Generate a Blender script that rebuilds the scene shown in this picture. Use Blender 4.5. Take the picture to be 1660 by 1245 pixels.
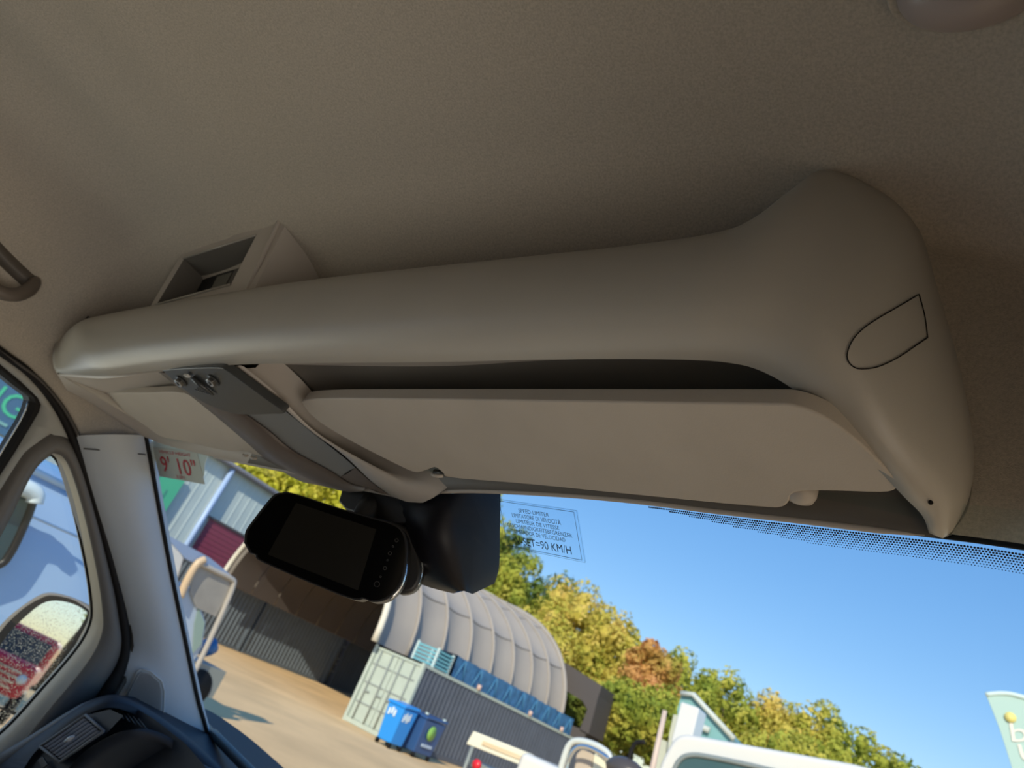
import bpy, math, random
import numpy as np
random.seed(7); rng = np.random.default_rng(7)
SC = bpy.context.scene; COL = SC.collection
for o in list(bpy.data.objects): bpy.data.objects.remove(o)

# ------------------------------------------------------------------ camera
F = 1100.0; PSI = math.radians(39.5); TH = math.radians(25); RHO = math.radians(24)
C = np.array([.65, 0, 1.9])
dh = np.array([-math.sin(PSI), math.cos(PSI), 0]); RR = np.array([math.cos(PSI), math.sin(PSI), 0]); ZZ = np.array([0, 0, 1.])
DD = math.cos(TH)*dh + math.sin(TH)*ZZ; UU = -math.sin(TH)*dh + math.cos(TH)*ZZ
cam = bpy.data.cameras.new('camera'); co = bpy.data.objects.new('camera', cam); COL.objects.link(co)
cam.sensor_width = 36; cam.lens = F*36/1660; cam.clip_start = .02; cam.clip_end = 2000
cr_, sr_ = math.cos(RHO), math.sin(RHO)
cx_ = cr_*RR + sr_*UU; cy_ = -sr_*RR + cr_*UU
from mathutils import Matrix, Vector
M = Matrix.Identity(4)
for i in range(3):
    M[i][0] = cx_[i]; M[i][1] = cy_[i]; M[i][2] = -DD[i]; M[i][3] = C[i]
co.matrix_world = M
cam.dof.use_dof = True; cam.dof.focus_distance = .62; cam.dof.aperture_fstop = 9.0
SC.camera = co
# ------------------------------------------------------------------ sky, sun, exposure
W = bpy.data.worlds.new('sky'); SC.world = W; W.use_nodes = True
nt = W.node_tree; nt.nodes.clear()
sky = nt.nodes.new('ShaderNodeTexSky'); sky.sky_type = 'NISHITA'; sky.sun_disc = False
sky.sun_elevation = math.radians(30); sky.sun_rotation = math.radians(160); sky.air_density = 1.25; sky.dust_density = .1; sky.ozone_density = 3.0
bg = nt.nodes.new('ShaderNodeBackground'); bg.inputs[1].default_value = .30
ow = nt.nodes.new('ShaderNodeOutputWorld')
hs_ = nt.nodes.new('ShaderNodeHueSaturation'); hs_.inputs['Saturation'].default_value = 1.62; gm_ = nt.nodes.new('ShaderNodeGamma'); gm_.inputs[1].default_value = .58; nt.links.new(sky.outputs[0], gm_.inputs[0]); nt.links.new(gm_.outputs[0], hs_.inputs['Color']); tn_ = nt.nodes.new('ShaderNodeMix'); tn_.data_type = 'RGBA'; tn_.blend_type = 'MULTIPLY'; tn_.inputs[0].default_value = 1; tn_.inputs[7].default_value = (.84, .90, 1.10, 1); nt.links.new(hs_.outputs[0], tn_.inputs[6]); nt.links.new(tn_.outputs[2], bg.inputs[0]); nt.links.new(bg.outputs[0], ow.inputs[0])
sl = bpy.data.lights.new('sun', 'SUN'); sl.energy = 4.3; sl.angle = math.radians(.6); sl.color = (1, .87, .68)
so = bpy.data.objects.new('sun', sl); COL.objects.link(so)
SUN = Vector((.30, -.86, .50)).normalized()
so.rotation_euler = SUN.to_track_quat('Z', 'Y').to_euler(); so.location = (0, -5, 12)
al_ = bpy.data.lights.new('left_fill_light', 'AREA'); al_.shape = 'RECTANGLE'; al_.size = .7; al_.size_y = .45; al_.energy = 2.1; al_.color = (1, .93, .80)  # added fill lamp outside the left window, lifts the cab brightness
ao = bpy.data.objects.new('left_fill_light', al_); COL.objects.link(ao); ao.location = (-1.06, .18, 1.70); ao.rotation_euler = Vector((-.85, -.10, -.50)).to_track_quat('Z', 'Y').to_euler()
bl_ = bpy.data.lights.new('right_fill_light', 'AREA'); bl_.shape = 'RECTANGLE'; bl_.size = .8; bl_.size_y = .4; bl_.energy = 1.35; bl_.spread = math.radians(75); bl_.color = (1, .92, .82)  # unseen fill lamp added outside the right window to brighten the left roof
bo2 = bpy.data.objects.new('right_fill_light', bl_); COL.objects.link(bo2); bo2.location = (1.0, .0, 1.55); bo2.rotation_euler = Vector((1.75, -.12, -.70)).to_track_quat('Z', 'Y').to_euler()
SC.view_settings.view_transform = 'Standard'; SC.view_settings.look = 'None'
SC.view_settings.exposure = 0.0; SC.view_settings.gamma = 1; SC.view_settings.use_curve_mapping = False

# ------------------------------------------------------------------ helpers
def ray(px, py):
    a = px-830; b = py-622.5
    return (a*cr_+b*sr_)*RR - (-a*sr_+b*cr_)*UU + F*DD
def AY(px, py, Y): v = ray(px, py); return C+v*((Y-C[1])/v[1])
def AX(px, py, X): v = ray(px, py); return C+v*((X-C[0])/v[0])
def AZ(px, py, Z): v = ray(px, py); return C+v*((Z-C[2])/v[2])
def AN(px, py, P0, n):
    v = ray(px, py); n = np.array(n, float); return C+v*(((np.array(P0)-C)@n)/(v@n))
def AP(px, py, dz=0.0):                 # underside plane of the shelf
    P = AN(px, py, (0, .45, 2.19+dz), (0, .28, 1))
    if P[0] < -.1: P = AN(px, py, (-.1, .45, 2.19+dz), (-.04, .28, 1))
    return P
def crs(pts, n):                        # Catmull-Rom through control points, n samples, index parameter
    p = np.array(pts, float); k = len(p); out = []
    for t in np.linspace(0, k-1, n):
        i = min(int(t), k-2); s = t-i
        a = p[max(i-1, 0)]; b = p[i]; c = p[i+1]; d = p[min(i+2, k-1)]
        out.append(.5*((2*b)+(-a+c)*s+(2*a-5*b+4*c-d)*s*s+(-a+3*b-3*c+d)*s**3))
    return np.array(out)
def interp(x, xs, ys): return float(np.interp(x, xs, ys))
MATS = {}
def mat(name, col, rough=.6, metal=0, spec=.5, nscale=0, namt=.12, bump=0, bscale=300, coat=0, trans=0, emis=None, detail=4):
    m = bpy.data.materials.new(name); m.use_nodes = True; t = m.node_tree; b = t.nodes['Principled BSDF']
    b.inputs['Base Color'].default_value = (*col, 1); b.inputs['Roughness'].default_value = rough
    b.inputs['Metallic'].default_value = metal; b.inputs['Specular IOR Level'].default_value = spec
    if coat: b.inputs['Coat Weight'].default_value = coat; b.inputs['Coat Roughness'].default_value = .05
    if trans: b.inputs['Transmission Weight'].default_value = trans
    tc = t.nodes.new('ShaderNodeTexCoord')
    if nscale:
        n = t.nodes.new('ShaderNodeTexNoise'); n.inputs['Scale'].default_value = nscale; n.inputs['Detail'].default_value = detail
        t.links.new(tc.outputs['Object'], n.inputs['Vector'])
        r = t.nodes.new('ShaderNodeValToRGB'); r.color_ramp.elements[0].position = .3; r.color_ramp.elements[1].position = .7
        r.color_ramp.elements[0].color = (*[c*(1-namt) for c in col], 1); r.color_ramp.elements[1].color = (*[min(1, c*(1+namt)) for c in col], 1)
        t.links.new(n.outputs['Fac'], r.inputs[0]); t.links.new(r.outputs[0], b.inputs['Base Color'])
    if bump:
        n2 = t.nodes.new('ShaderNodeTexNoise'); n2.inputs['Scale'].default_value = bscale; n2.inputs['Detail'].default_value = 3
        t.links.new(tc.outputs['Object'], n2.inputs['Vector'])
        bp = t.nodes.new('ShaderNodeBump'); bp.inputs['Strength'].default_value = bump; bp.inputs['Distance'].default_value = .001 if bscale > 50 else .02
        t.links.new(n2.outputs['Fac'], bp.inputs['Height']); t.links.new(bp.outputs[0], b.inputs['Normal'])
    if emis: b.inputs['Emission Color'].default_value = (*emis[:3], 1); b.inputs['Emission Strength'].default_value = emis[3]
    MATS[name] = m; return m
ORG = {}
def tag(o, label=None, cat=None, group=None, kind=None):
    for k, v in (('label', label), ('category', cat), ('group', group), ('kind', kind)):
        if v: o[k] = v
    return o
def thing(name, base, label, cat, group=None):
    o = bpy.data.objects.new(name, None); COL.objects.link(o); o.location = tuple(base); o.empty_display_size = .05
    ORG[o.name] = np.array(base, float); return tag(o, label, cat, group)
def mesh(name, V, Fc, m, parent=None, smooth=False, base=None, bevel=0, bseg=3, ms=None, mi=None):
    V = np.array(V, float)
    if parent is not None: org = ORG[parent.name]
    elif base is not None: org = np.array(base, float)
    else: org = np.array([(V[:, 0].min()+V[:, 0].max())/2, (V[:, 1].min()+V[:, 1].max())/2, V[:, 2].min()])
    me = bpy.data.meshes.new(name); me.from_pydata((V-org).tolist(), [], [tuple(f) for f in Fc])
    for q in ([m] if ms is None else ms): me.materials.append(q)
    if mi is not None: me.polygons.foreach_set('material_index', mi)
    if smooth: me.polygons.foreach_set('use_smooth', [True]*len(me.polygons))
    me.update()
    o = bpy.data.objects.new(name, me); COL.objects.link(o)
    if parent is not None: o.parent = parent
    else: o.location = tuple(org)
    ORG[o.name] = org
    if bevel:
        b = o.modifiers.new('bevel', 'BEVEL'); b.width = bevel; b.segments = bseg; b.limit_method = 'ANGLE'; b.angle_limit = math.radians(35)
        me.polygons.foreach_set('use_smooth', [True]*len(me.polygons))
        w = o.modifiers.new('wn', 'WEIGHTED_NORMAL'); w.keep_sharp = True
    return o
def gridVF(rows, closed=False):
    R = len(rows); N = len(rows[0]); V = np.concatenate([np.array(r) for r in rows]); Fc = []
    for i in range(R-1):
        for j in range(N if closed else N-1):
            k = (j+1) % N; Fc.append((i*N+j, i*N+k, (i+1)*N+k, (i+1)*N+j))
    return V, Fc
def grid(name, rows, m, parent=None, smooth=True, thick=0, closed=False, off=0, **k):
    V, Fc = gridVF(rows, closed); o = mesh(name, V, Fc, m, parent, smooth, **k)
    if thick:
        s = o.modifiers.new('solid', 'SOLIDIFY'); s.thickness = thick; s.offset = off
    return o
def tubeVF(pts, r, n=8, cap=True):
    pts = np.array(pts, float); V = []; K = len(pts); prev = None
    for i in range(K):
        t = pts[min(i+1, K-1)]-pts[max(i-1, 0)]; t /= np.linalg.norm(t)+1e-12
        a = prev if prev is not None else (np.array([0, 0, 1.]) if abs(t[2]) < .9 else np.array([1., 0, 0]))
        a = a-t*(a@t); a /= np.linalg.norm(a)+1e-12; prev = a; b = np.cross(t, a); rr = r[i] if hasattr(r, '__len__') else r
        for j in range(n):
            q = 2*math.pi*j/n; V.append(pts[i]+rr*(math.cos(q)*a+math.sin(q)*b))
    Fc = [(i*n+j, i*n+(j+1) % n, (i+1)*n+(j+1) % n, (i+1)*n+j) for i in range(K-1) for j in range(n)]
    if cap: Fc += [tuple(range(n))[::-1], tuple((K-1)*n+j for j in range(n))]
    return np.array(V), Fc
def tube(name, pts, r, m, parent=None, n=8, **k):
    V, Fc = tubeVF(pts, r, n); return mesh(name, V, Fc, m, parent, True, **k)
def prism(name, outline, ext, m, parent=None, bevel=0, bseg=3, **k):
    P = np.array(outline, float); n = len(P); e = np.array(ext, float)
    V = np.concatenate([P, P+e]); nn = np.zeros(3)
    for i in range(n): nn += np.cross(P[i]-P[0], P[(i+1) % n]-P[0])
    fl = (nn@e) > 0
    Fc = [tuple(range(n))[::-1] if fl else tuple(range(n)), tuple(n+i for i in range(n)) if fl else tuple(n+i for i in range(n))[::-1]]
    for i in range(n):
        j = (i+1) % n; Fc.append((i, j, n+j, n+i) if fl else (j, i, n+i, n+j))
    return mesh(name, V, Fc, m, parent, False, bevel=bevel, bseg=bseg, **k)
def boxV(c, s, rz=0):
    c = np.array(c, float); ca, sa = math.cos(rz), math.sin(rz); V = []
    for dz in (-.5, .5):
        for dx, dy in ((-.5, -.5), (.5, -.5), (.5, .5), (-.5, .5)):
            x, y = dx*s[0], dy*s[1]; V.append(c+np.array([x*ca-y*sa, x*sa+y*ca, dz*s[2]]))
    return V, [(3, 2, 1, 0), (4, 5, 6, 7), (0, 1, 5, 4), (1, 2, 6, 5), (2, 3, 7, 6), (3, 0, 4, 7)]
def box(name, c, s, m, parent=None, rz=0, bevel=0, **k):
    V, Fc = boxV(c, s, rz); return mesh(name, V, Fc, m, parent, False, bevel=bevel, **k)
class MB:
    def __init__(s): s.V = []; s.F = []
    def add(s, V, Fc):
        o = len(s.V); s.V += [np.array(v) for v in V]; s.F += [tuple(i+o for i in f) for f in Fc]; return s
    def box(s, c, z, rz=0): return s.add(*boxV(c, z, rz))
    def tube(s, p, r, n=8): return s.add(*tubeVF(p, r, n))
    def build(s, name, m, parent=None, smooth=False, **k): return mesh(name, s.V, s.F, m, parent, smooth, **k)
def text(name, body, O, ex, ey, m, parent=None, w=None, h=None, lift=(0, 0, 0), split=False, **k):
    """flat letters; box of the text mapped to origin O (lower left) + ex*u + ey*v"""
    cu = bpy.data.curves.new('t', 'FONT'); cu.body = body; cu.resolution_u = 3
    ob = bpy.data.objects.new('t', cu); COL.objects.link(ob)
    dg = bpy.context.evaluated_depsgraph_get(); me = bpy.data.meshes.new_from_object(ob.evaluated_get(dg))
    V = np.array([v.co[:] for v in me.vertices]); Fc = [tuple(p.vertices) for p in me.polygons]
    bpy.data.objects.remove(ob); bpy.data.curves.remove(cu); bpy.data.meshes.remove(me)
    x0, y0 = V[:, 0].min(), V[:, 1].min(); sx = V[:, 0].max()-x0; sy = V[:, 1].max()-y0
    O = np.array(O, float)+np.array(lift); ex = np.array(ex, float); ey = np.array(ey, float)
    P = [O+ex*((v[0]-x0)/sx)+ey*((v[1]-y0)/sy) for v in V]
    if not split: return mesh(name, P, Fc, m, parent, **k)
    par = list(range(len(P)))
    def fnd(a):
        while par[a] != a: par[a] = par[par[a]]; a = par[a]
        return a
    for f in Fc:
        for a in f[1:]: par[fnd(a)] = fnd(f[0])
    grp = {}
    for f in Fc: grp.setdefault(fnd(f[0]), []).append(f)
    for g in grp.values():
        ids = sorted({a for f in g for a in f}); ix = {a: i for i, a in enumerate(ids)}
        mesh(name, [P[a] for a in ids], [tuple(ix[a] for a in f) for f in g], m, parent, **k)
def bil(q, u, v):                      # q: tl,tr,br,bl
    tl, tr, br, bl = [np.array(a) for a in q]
    return (tl*(1-u)+tr*u)*(1-v)+(bl*(1-u)+br*u)*v

# ------------------------------------------------------------------ materials
head = mat('headliner_fabric', (.48, .435, .37), .95, spec=.1, nscale=420, namt=.12, detail=2, bump=.5, bscale=900)
plast = mat('grey_beige_plastic', (.46, .42, .375), .48, nscale=9, namt=.03, bump=.12, bscale=1500)
plast_lip = mat('shelf_plastic', (.42, .40, .355), .33, nscale=9, namt=.03, bump=.1, bscale=1500)
visorm = mat('visor_vinyl', (.47, .425, .365), .6, nscale=14, namt=.04, bump=.25, bscale=700)
dark_shade_plast = mat('dark_and_shaded_plastic', (.13, .12, .105), .5)  # dark plastic; on the visor recess it stands in for shade
greypanel = mat('grey_panel_plastic', (.20, .20, .195), .5)
blackp = mat('black_plastic', (.012, .012, .013), .42)
softblack = mat('black_rubber', (.011, .010, .010), .6, spec=.2)
satin = mat('satin_black_plastic', (.045, .048, .048), .33)
gloss = mat('gloss_black_glass', (.002, .002, .002), .08, spec=.12)
screenm = mat('dark_screen', (.012, .011, .009), .2, spec=.3)
steel = mat('zinc_bolt', (.45, .44, .42), .3, metal=1)
chrome = mat('chrome', (.75, .78, .82), .12, metal=1)
pillarm = mat('pillar_trim', (.50, .55, .60), .5, nscale=8, namt=.03, bump=.15, bscale=1200)
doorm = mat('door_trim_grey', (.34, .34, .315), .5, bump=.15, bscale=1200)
doord = mat('door_trim_dark_grey', (.14, .13, .12), .5, bump=.15, bscale=1200)  # darker grey for the quarter surround and side walls
bevelm = mat('window_reveal_beige', (.50, .45, .36), .5)
dashm = mat('dash_blue_grey', (.03, .035, .046), .55, spec=.25, bump=.3, bscale=900)
dashl = mat('dash_mid_grey', (.13, .135, .145), .5, bump=.3, bscale=900)
whitep = mat('white_paint', (.72, .72, .70), .3, coat=.4)
red = mat('red_print', (.62, .02, .05), .5)
labelgrey = mat('label_grey', (.66, .66, .63), .5)
labelwhite = mat('sticker_white', (.74, .82, .84), .5)
ink = mat('sticker_ink', (.03, .06, .09), .6)
inkd = mat('bold_ink', (.01, .02, .03), .6)
iconm = mat('icon_grey', (.09, .09, .085), .5)
# glass that lets light through
def glass(name, tint=(.9, .97, .96), refl=.06):
    m = bpy.data.materials.new(name); m.use_nodes = True; t = m.node_tree; t.nodes.clear()
    a = t.nodes.new('ShaderNodeBsdfTransparent'); a.inputs[0].default_value = (*tint, 1)
    g = t.nodes.new('ShaderNodeBsdfGlossy'); g.inputs['Roughness'].default_value = .01
    mx = t.nodes.new('ShaderNodeMixShader'); mx.inputs[0].default_value = refl
    o = t.nodes.new('ShaderNodeOutputMaterial'); t.links.new(a.outputs[0], mx.inputs[1]); t.links.new(g.outputs[0], mx.inputs[2]); t.links.new(mx.outputs[0], o.inputs[0])
    return m
glassm = glass('windscreen_glass', (.93, .98, .97), .015); glasss = glass('side_glass', (.86, .95, .95), .04)
filmm = glass('clear_film', (.94, .97, .99), .02); smokem = glass('smoked_cab_glass', (.5, .6, .62), .35)

# ================================================================== SETTING: the cab
# windscreen: header curve ruled down the rake
hdr_px = [(236, 706), (330, 735), (460, 765), (600, 792), (775, 794), (1000, 810), (1200, 834), (1400, 857), (1530, 872), (1660, 890)]
HD = []
for i, p in enumerate(hdr_px):
    if i == 0: HD.append(AX(*p, -.75))
    elif p[0] < 1600: HD.append(AP(*p, dz=.004))
    else: HD.append(AZ(*p, 2.15))
HD.append(HD[-1]+np.array([.12, -.05, -.02]))
hd = crs(HD, 60)
_hs = hd[np.argsort(hd[:, 0])]
def Yh(x): return interp(x, _hs[:, 0], _hs[:, 1])
def Zh(x): return interp(x, _hs[:, 0], _hs[:, 2])
def zt(yp): return interp(yp, [-3, -.2, .2, .40, .50, .57, .63, .67, .70], [2.50, 2.49, 2.480, 2.455, 2.41, 2.36, 2.26, 2.19, 2.125])
def zb(yp): return interp(yp, [-3, .45, .56, .60, .70], [2.10, 2.105, 2.075, 2.055, 2.05])
rows = []
for s in np.concatenate([np.linspace(-2.2, 0, 18), np.linspace(.02, .70, 40)]):
    r = []
    for ph in np.linspace(math.pi, 0, 61):
        c_, s_ = math.cos(ph), math.sin(ph); n = 2/3.3
        x = .80*math.copysign(abs(c_)**n, c_); y = s-(.70-Yh(x))*max(0, min(1, (s-.38)/.32))**1.6
        z = zb(s)+(zt(s)-zb(s))*abs(s_)**n
        # shallow pressed swages of the roof panel on the left
        if x < -.1 and s < .4: z += .005*math.sin((x+.1)*38)*min(1, (-.1-x)*5)*min(1, (.4-s)*4)
        if s > .5 and x > -.76:
            zf = zb(.7)+(zt(.7)-zb(.7))*abs(s_)**n; w = min(1, (s-.5)/.2); z += (Zh(x)+.004-zf)*w*w+.05*max(0, min(1, (x-.4)/.2))*math.sin(math.pi*w)
        r.append((x, y, z))
    rows.append(r)
o = grid('ceiling', rows, head, thick=.004); tag(o, kind='structure')
# floor, right wall with window opening, rear side walls
tag(box('floor', (0, -.5, .72), (1.66, 2.6, .04), mat('cab_floor', (.20, .19, .18), .9)), kind='structure')
tag(box('wall_rear', (0, -1.75, 1.6), (1.7, .05, 1.8), mat('bulkhead_grey', (.16, .155, .15), .8)), kind='structure')
mb = MB()
mb.box((.83, -.55, 1.1), (.05, 2.5, .8)); mb.box((.83, -.9, 1.8), (.05, 1.1, .62)); mb.box((.83, .70, 1.70), (.05, .12, .42))
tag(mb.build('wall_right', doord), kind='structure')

rk = np.array([-.0, .715, -.70])
GP = lambda px, py: AN(px, py, AP(900, 803, dz=.004)+np.array([0, -.003, -.003]), (0.10, .70, .715))   # mean glass plane right of centre
rows = [hd+rk*t+np.array([0, -.03, .03])*0 for t in np.linspace(-.03, 1.15, 8)]
o = grid('window_1', rows, glassm); tag(o, kind='structure')

# A-pillar trim
L = crs([AX(128, 706, -.775), AX(150, 790, -.775), AX(192, 930, -.775), AX(218, 1040, -.775), AX(205, 1095, -.775), AX(225, 1175, -.775), AX(285, 1260, -.775)], 30)
R = crs([AX(240, 706, -.745), AX(255, 790, -.745), AX(281, 930, -.745), AX(303, 1040, -.745), AX(322, 1130, -.745), AX(335, 1180, -.745), AX(352, 1260, -.745)], 30)
prow = [L+np.array([-.04, -.05, 0]), L+np.array([-.022, -.012, 0])]
for t in np.linspace(0, 1, 9):
    prow.append(L*(1-t)+R*t+np.array([.018*math.sin(math.pi*t)+.0, -.008*math.sin(math.pi*t), 0]))
prow.append(R+np.array([-.005, .02, -.006]))
pil = grid('trim_1', prow, pillarm, base=(-.76, .9, 1.6)); tag(pil, kind='structure')
# horizontal joint line of the pillar cap
tube('cap_joint', crs([AX(134, 727, -.768)+[.004, 0, 0], AX(180, 731, -.752), AX(236, 737, -.738)], 8), .0012, softblack, pil)
tag(tube('trim_2', crs([AX(236, 703, -.742), AX(252, 790, -.742), AX(278, 930, -.742), AX(301, 1040, -.742), AX(320, 1130, -.742), AX(334, 1180, -.742), AX(352, 1260, -.742)], 30), .0042, softblack), kind='structure')
# black header seal above the glass
tag(tube('trim_3', hd[2:]+np.array([0, .004, .004]), .0035, softblack), kind='structure')

# frit dots along the header on the right
mbd = MB(); seg = np.linalg.norm(np.diff(hd, axis=0), axis=1); al = np.concatenate([[0], np.cumsum(seg)])
def HA(a): return np.array([np.interp(a, al, hd[:, k]) for k in range(3)])
i0_ = int(np.argmax(hd[:, 0] > .36)); a0 = al[i0_]; e1 = np.array([1, 0, 0.]); e2 = rk/np.linalg.norm(rk)
for k in range(8):
    a = a0+k*.022+(.0011 if k % 2 else 0)
    while a < al[-1]-.002:
        P = HA(a)+rk*(.0035+.0021*k)+np.array([0, -.002, -.002]); rr = .00098*(1-.07*k)
        mbd.add([P+rr*(math.cos(q)*e1+math.sin(q)*e2) for q in np.arange(6)*math.pi/3], [tuple(range(6))]); a += .0022
fr = mbd.build('frit_dots', softblack); tag(fr, 'band of tiny black dots printed along the top of the windscreen', 'glass print', kind='stuff')

# ------------------------------------------------------------------ overhead shelf
shelf = thing('overhead_shelf', (0, .55, 2.13), 'long grey-beige moulded plastic shelf across the top of the windscreen, under the headliner', 'shelf')
Bp = [(97, 549, .475), (150, 520, .47), (300, 491, .465), (430, 470, .465), (560, 452, .465), (750, 433, .465), (900, 419, .465), (1050, 404, .462), (1180, 385, .458), (1240, 359, .455), (1300, 308, .452), (1352, 272, .452), (1440, 308, .462), (1490, 372, .475), (1526, 490, .505), (1557, 600, .535), (1578, 720, .562), (1572, 802, .578), (1546, 859, .592)]
Dp = [(91, 604), (160, 609), (250, 601), (390, 591), (500, 589), (700, 587), (880, 583), (1030, 582), (1130, 584), (1180, 588), (1222, 597), (1266, 618), (1310, 650), (1350, 688), (1390, 727), (1430, 768), (1465, 805), (1495, 836), (1506, 864)]
DY = [.465, .455, .455, .45, .45, .45, .45, .45, .452, .455, .458, .465, .476, .49, .505, .524, .545, .567, .587]
Hp = [(108, 632), (150, 655), (236, 709), (330, 737), (480, 767), (640, 795), (776, 797), (900, 803), (1000, 811), (1080, 820), (1150, 829), (1220, 837), (1290, 845), (1340, 851), (1390, 857), (1430, 862), (1465, 866), (1488, 869), (1528, 871)]
Bw = np.array([AY(*p) for p in Bp]); Dw = np.array([AY(p[0], p[1], y) for p, y in zip(Dp, DY)])
Hw = np.array([AP(*p, dz=-.002) if i > 3 else AX(p[0], p[1], [-.76, -.76, -.735, -.5][i]) if i < 3 else AP(*p) for i, p in enumerate(Hp)])
NS = 150
Bs, Ds, Hs = crs(Bw, NS), crs(Dw, NS), crs(Hw, NS)
wB = np.clip((1-np.arange(NS)/(NS-1))/.35, 0, 1)[:, None]
rowsL = [Bs+np.array([0, .03, -.05])*wB, Bs+np.array([0, .018, -.006])*wB, Bs+np.array([0, .008, .0])]
bulge = [.0, .028, .042, .047, .048, .046, .040, .028, .0]
ks = np.linspace(0, 1, len(bulge))
for t, b in zip(ks, bulge):
    P = Bs*(1-t)+Ds*t
    # push the band towards the cab (-Y and slightly down) so that it rolls over
    dirv = np.array([0, -1, -.12])
    w = np.ones(NS); tt_ = np.arange(NS)/(NS-1)
    w *= np.clip(tt_/.06, .25, 1); w *= np.interp(tt_, [0, .45, .62, .80, 1], [.8, 1, .95, .75, .35])
    rowsL.append(P+dirv[None]*(b*w)[:, None])
rowsL.append(Ds+np.array([0, .004, .006])); rowsL.append(Ds+np.array([0, .012, .013]))
# end cap column at the left
def capcol(rows):
    out = []
    for r in rows:
        r = np.array(r); out.append(np.concatenate([[r[0]+np.array([.02, .16, 0])], [r[0]+np.array([-.0, .02, 0])], r, [r[-1]*.45+Hs[-1]*.55+np.array([0, -.001, -.001]), Hs[-1]+np.array([0, .002, .0])]]))
    return out
lip = grid('shelf_lip', capcol(rowsL), plast_lip, shelf)
under = []
for t, up in ((0, .010), (.04, .022), (.10, .040), (.25, .052), (.5, .052), (.75, .045), (.90, .028), (.955, .008), (.985, 0), (1.0, 0)):
    P = Ds*(1-t)+Hs*t
    w = np.interp(np.arange(NS)/(NS-1), [0, .05, .15, .9, 1], [0, .25, 1, .8, .2])
    if t == 0: P = P+np.array([0, .012, 0])
    under.append(P+np.array([0, 0, 1.])[None]*(up*w)[:, None])
under = [np.array(r) for r in under]
grid('shelf_underside', [r[:30] for r in under], plast, shelf); grid('visor_recess', [r[29:] for r in under[3:]], dark_shade_plast, shelf)  # recess right of the beam coloured dark for the shade above the visor
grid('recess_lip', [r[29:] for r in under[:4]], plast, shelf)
# rolled front edge along the windscreen header
tube('front_edge', Hs[26:-6]+np.array([0, 0, .001]), np.interp(np.arange(NS-32), [0, 95, NS-33], [.003, .003, .0006]), plast, shelf)

# cover plate joint (D-shaped line) on the right cheek
def onlip(px, py):
    # nearest point of the lip surface seen through a pixel (ray cast on the lip grid)
    v = ray(px, py); best = None
    A = np.array(rowsL[3:12]); n1, n2 = A.shape[:2]
    for i in range(n1-1):
        for j in range(90, n2-1):
            q0, q1, q2, q3 = A[i, j], A[i, j+1], A[i+1, j+1], A[i+1, j]
            for a, b, c in ((q0, q1, q2), (q0, q2, q3)):
                e1 = b-a; e2 = c-a; h = np.cross(v, e2); d = e1@h
                if abs(d) < 1e-12: continue
                f_ = 1/d; s = C-a; u = f_*(s@h)
                if u < -.02 or u > 1.02: continue
                q = np.cross(s, e1); w = f_*(v@q)
                if w < -.02 or u+w > 1.02: continue
                t = f_*(e2@q)
                if t > 0 and (best is None or t < best): best = t
    return None if best is None else C+v*best*.9975
DL = [(1490, 477), (1458, 496), (1425, 515), (1400, 532), (1383, 550), (1374, 570), (1375, 585), (1386, 596), (1402, 598), (1425, 594), (1455, 580), (1482, 562), (1504, 547)]
cv = crs(DL, 40); pts = [onlip(*p) for p in cv]; pts = [p for p in pts if p is not None]
pl = tube('cover_joint', pts, .0005, softblack, shelf, n=5); tag(pl, 'thin dark D-shaped joint line')
cv = crs([(1490, 477), (1499, 510), (1504, 547)], 10); pts = [onlip(*p) for p in cv]; pts = [p for p in pts if p is not None]
tube('cover_joint', pts, .0004, softblack, shelf, n=5)
# little dark screw hole low on the cheek
v = onlip(1508, 815)
if v is not None: tube('screw_hole', [v, v+np.array([.0005, -.001, 0])], .0018, softblack, shelf, n=8)

# central beam between the visors: strips of a lofted section
beam_px = [  # left edge, brown/grey boundary, grey/seam, seam, strip mid, right edge
    [(255, 602), (282, 600), (362, 590), (372, 590), (390, 592), (412, 600)],
    [(320, 652), (352, 648), (412, 628), (420, 628), (440, 632), (458, 640)],
    [(384, 706), (425, 698), (468, 672), (475, 672), (500, 690), (512, 698)],
    [(428, 744), (470, 735), (505, 702), (511, 702), (545, 722), (560, 735)],
    [(482, 778), (530, 768), (556, 742), (562, 742), (612, 760), (650, 772)],
    [(520, 787), (565, 790), (596, 778), (602, 780), (650, 792), (690, 786)],
    [(548, 793), (590, 796), (630, 804), (638, 806), (685, 815), (722, 796)]]
bdz = [.004, -.014, -.006, -.008, -.011, .000]
BW = [[AP(*p, dz=bdz[k]-(.004 if i > 4 else 0)) for k, p in enumerate(r)] for i, r in enumerate(beam_px)]
cols = [crs([BW[i][k] for i in range(7)], 36) for k in range(6)]
upv = np.array([0, .01, .05])
grid('beam_side', [cols[0]+upv, cols[0]+np.array([0, 0, .004]), cols[0], (cols[0]+cols[1])/2+np.array([0, 0, -.004]), cols[1], cols[1]+np.array([0, 0, .006])], mat('beam_brown_plastic', (.13, .105, .088), .5, bump=.12, bscale=1500), shelf)
g1 = cols[1]+np.array([0, 0, .007]); g2 = cols[2]+np.array([0, 0, .001])
n5 = 25
grid('centre_panel', [g1[:n5+2], (g1*.5+g2*.5)[:n5+1+1]+np.array([0, 0, .002]), g2[:n5+2]], greypanel, shelf)
grid('centre_panel_end', [g1[n5+1:], (g1*.5+g2*.5)[n5+1:]+np.array([0, 0, -.002]), g2[n5+1:]], MATS['beam_brown_plastic'], shelf)
grid('beam_strip', [cols[2]+np.array([0, 0, .004]), cols[3], (cols[3]+cols[4])/2+np.array([0, 0, -.003]), cols[4], (cols[4]+cols[5])/2+np.array([0, 0, -.001]), cols[5]+np.array([0, 0, .004]), cols[5]+upv*.7], plast, shelf)
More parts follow.
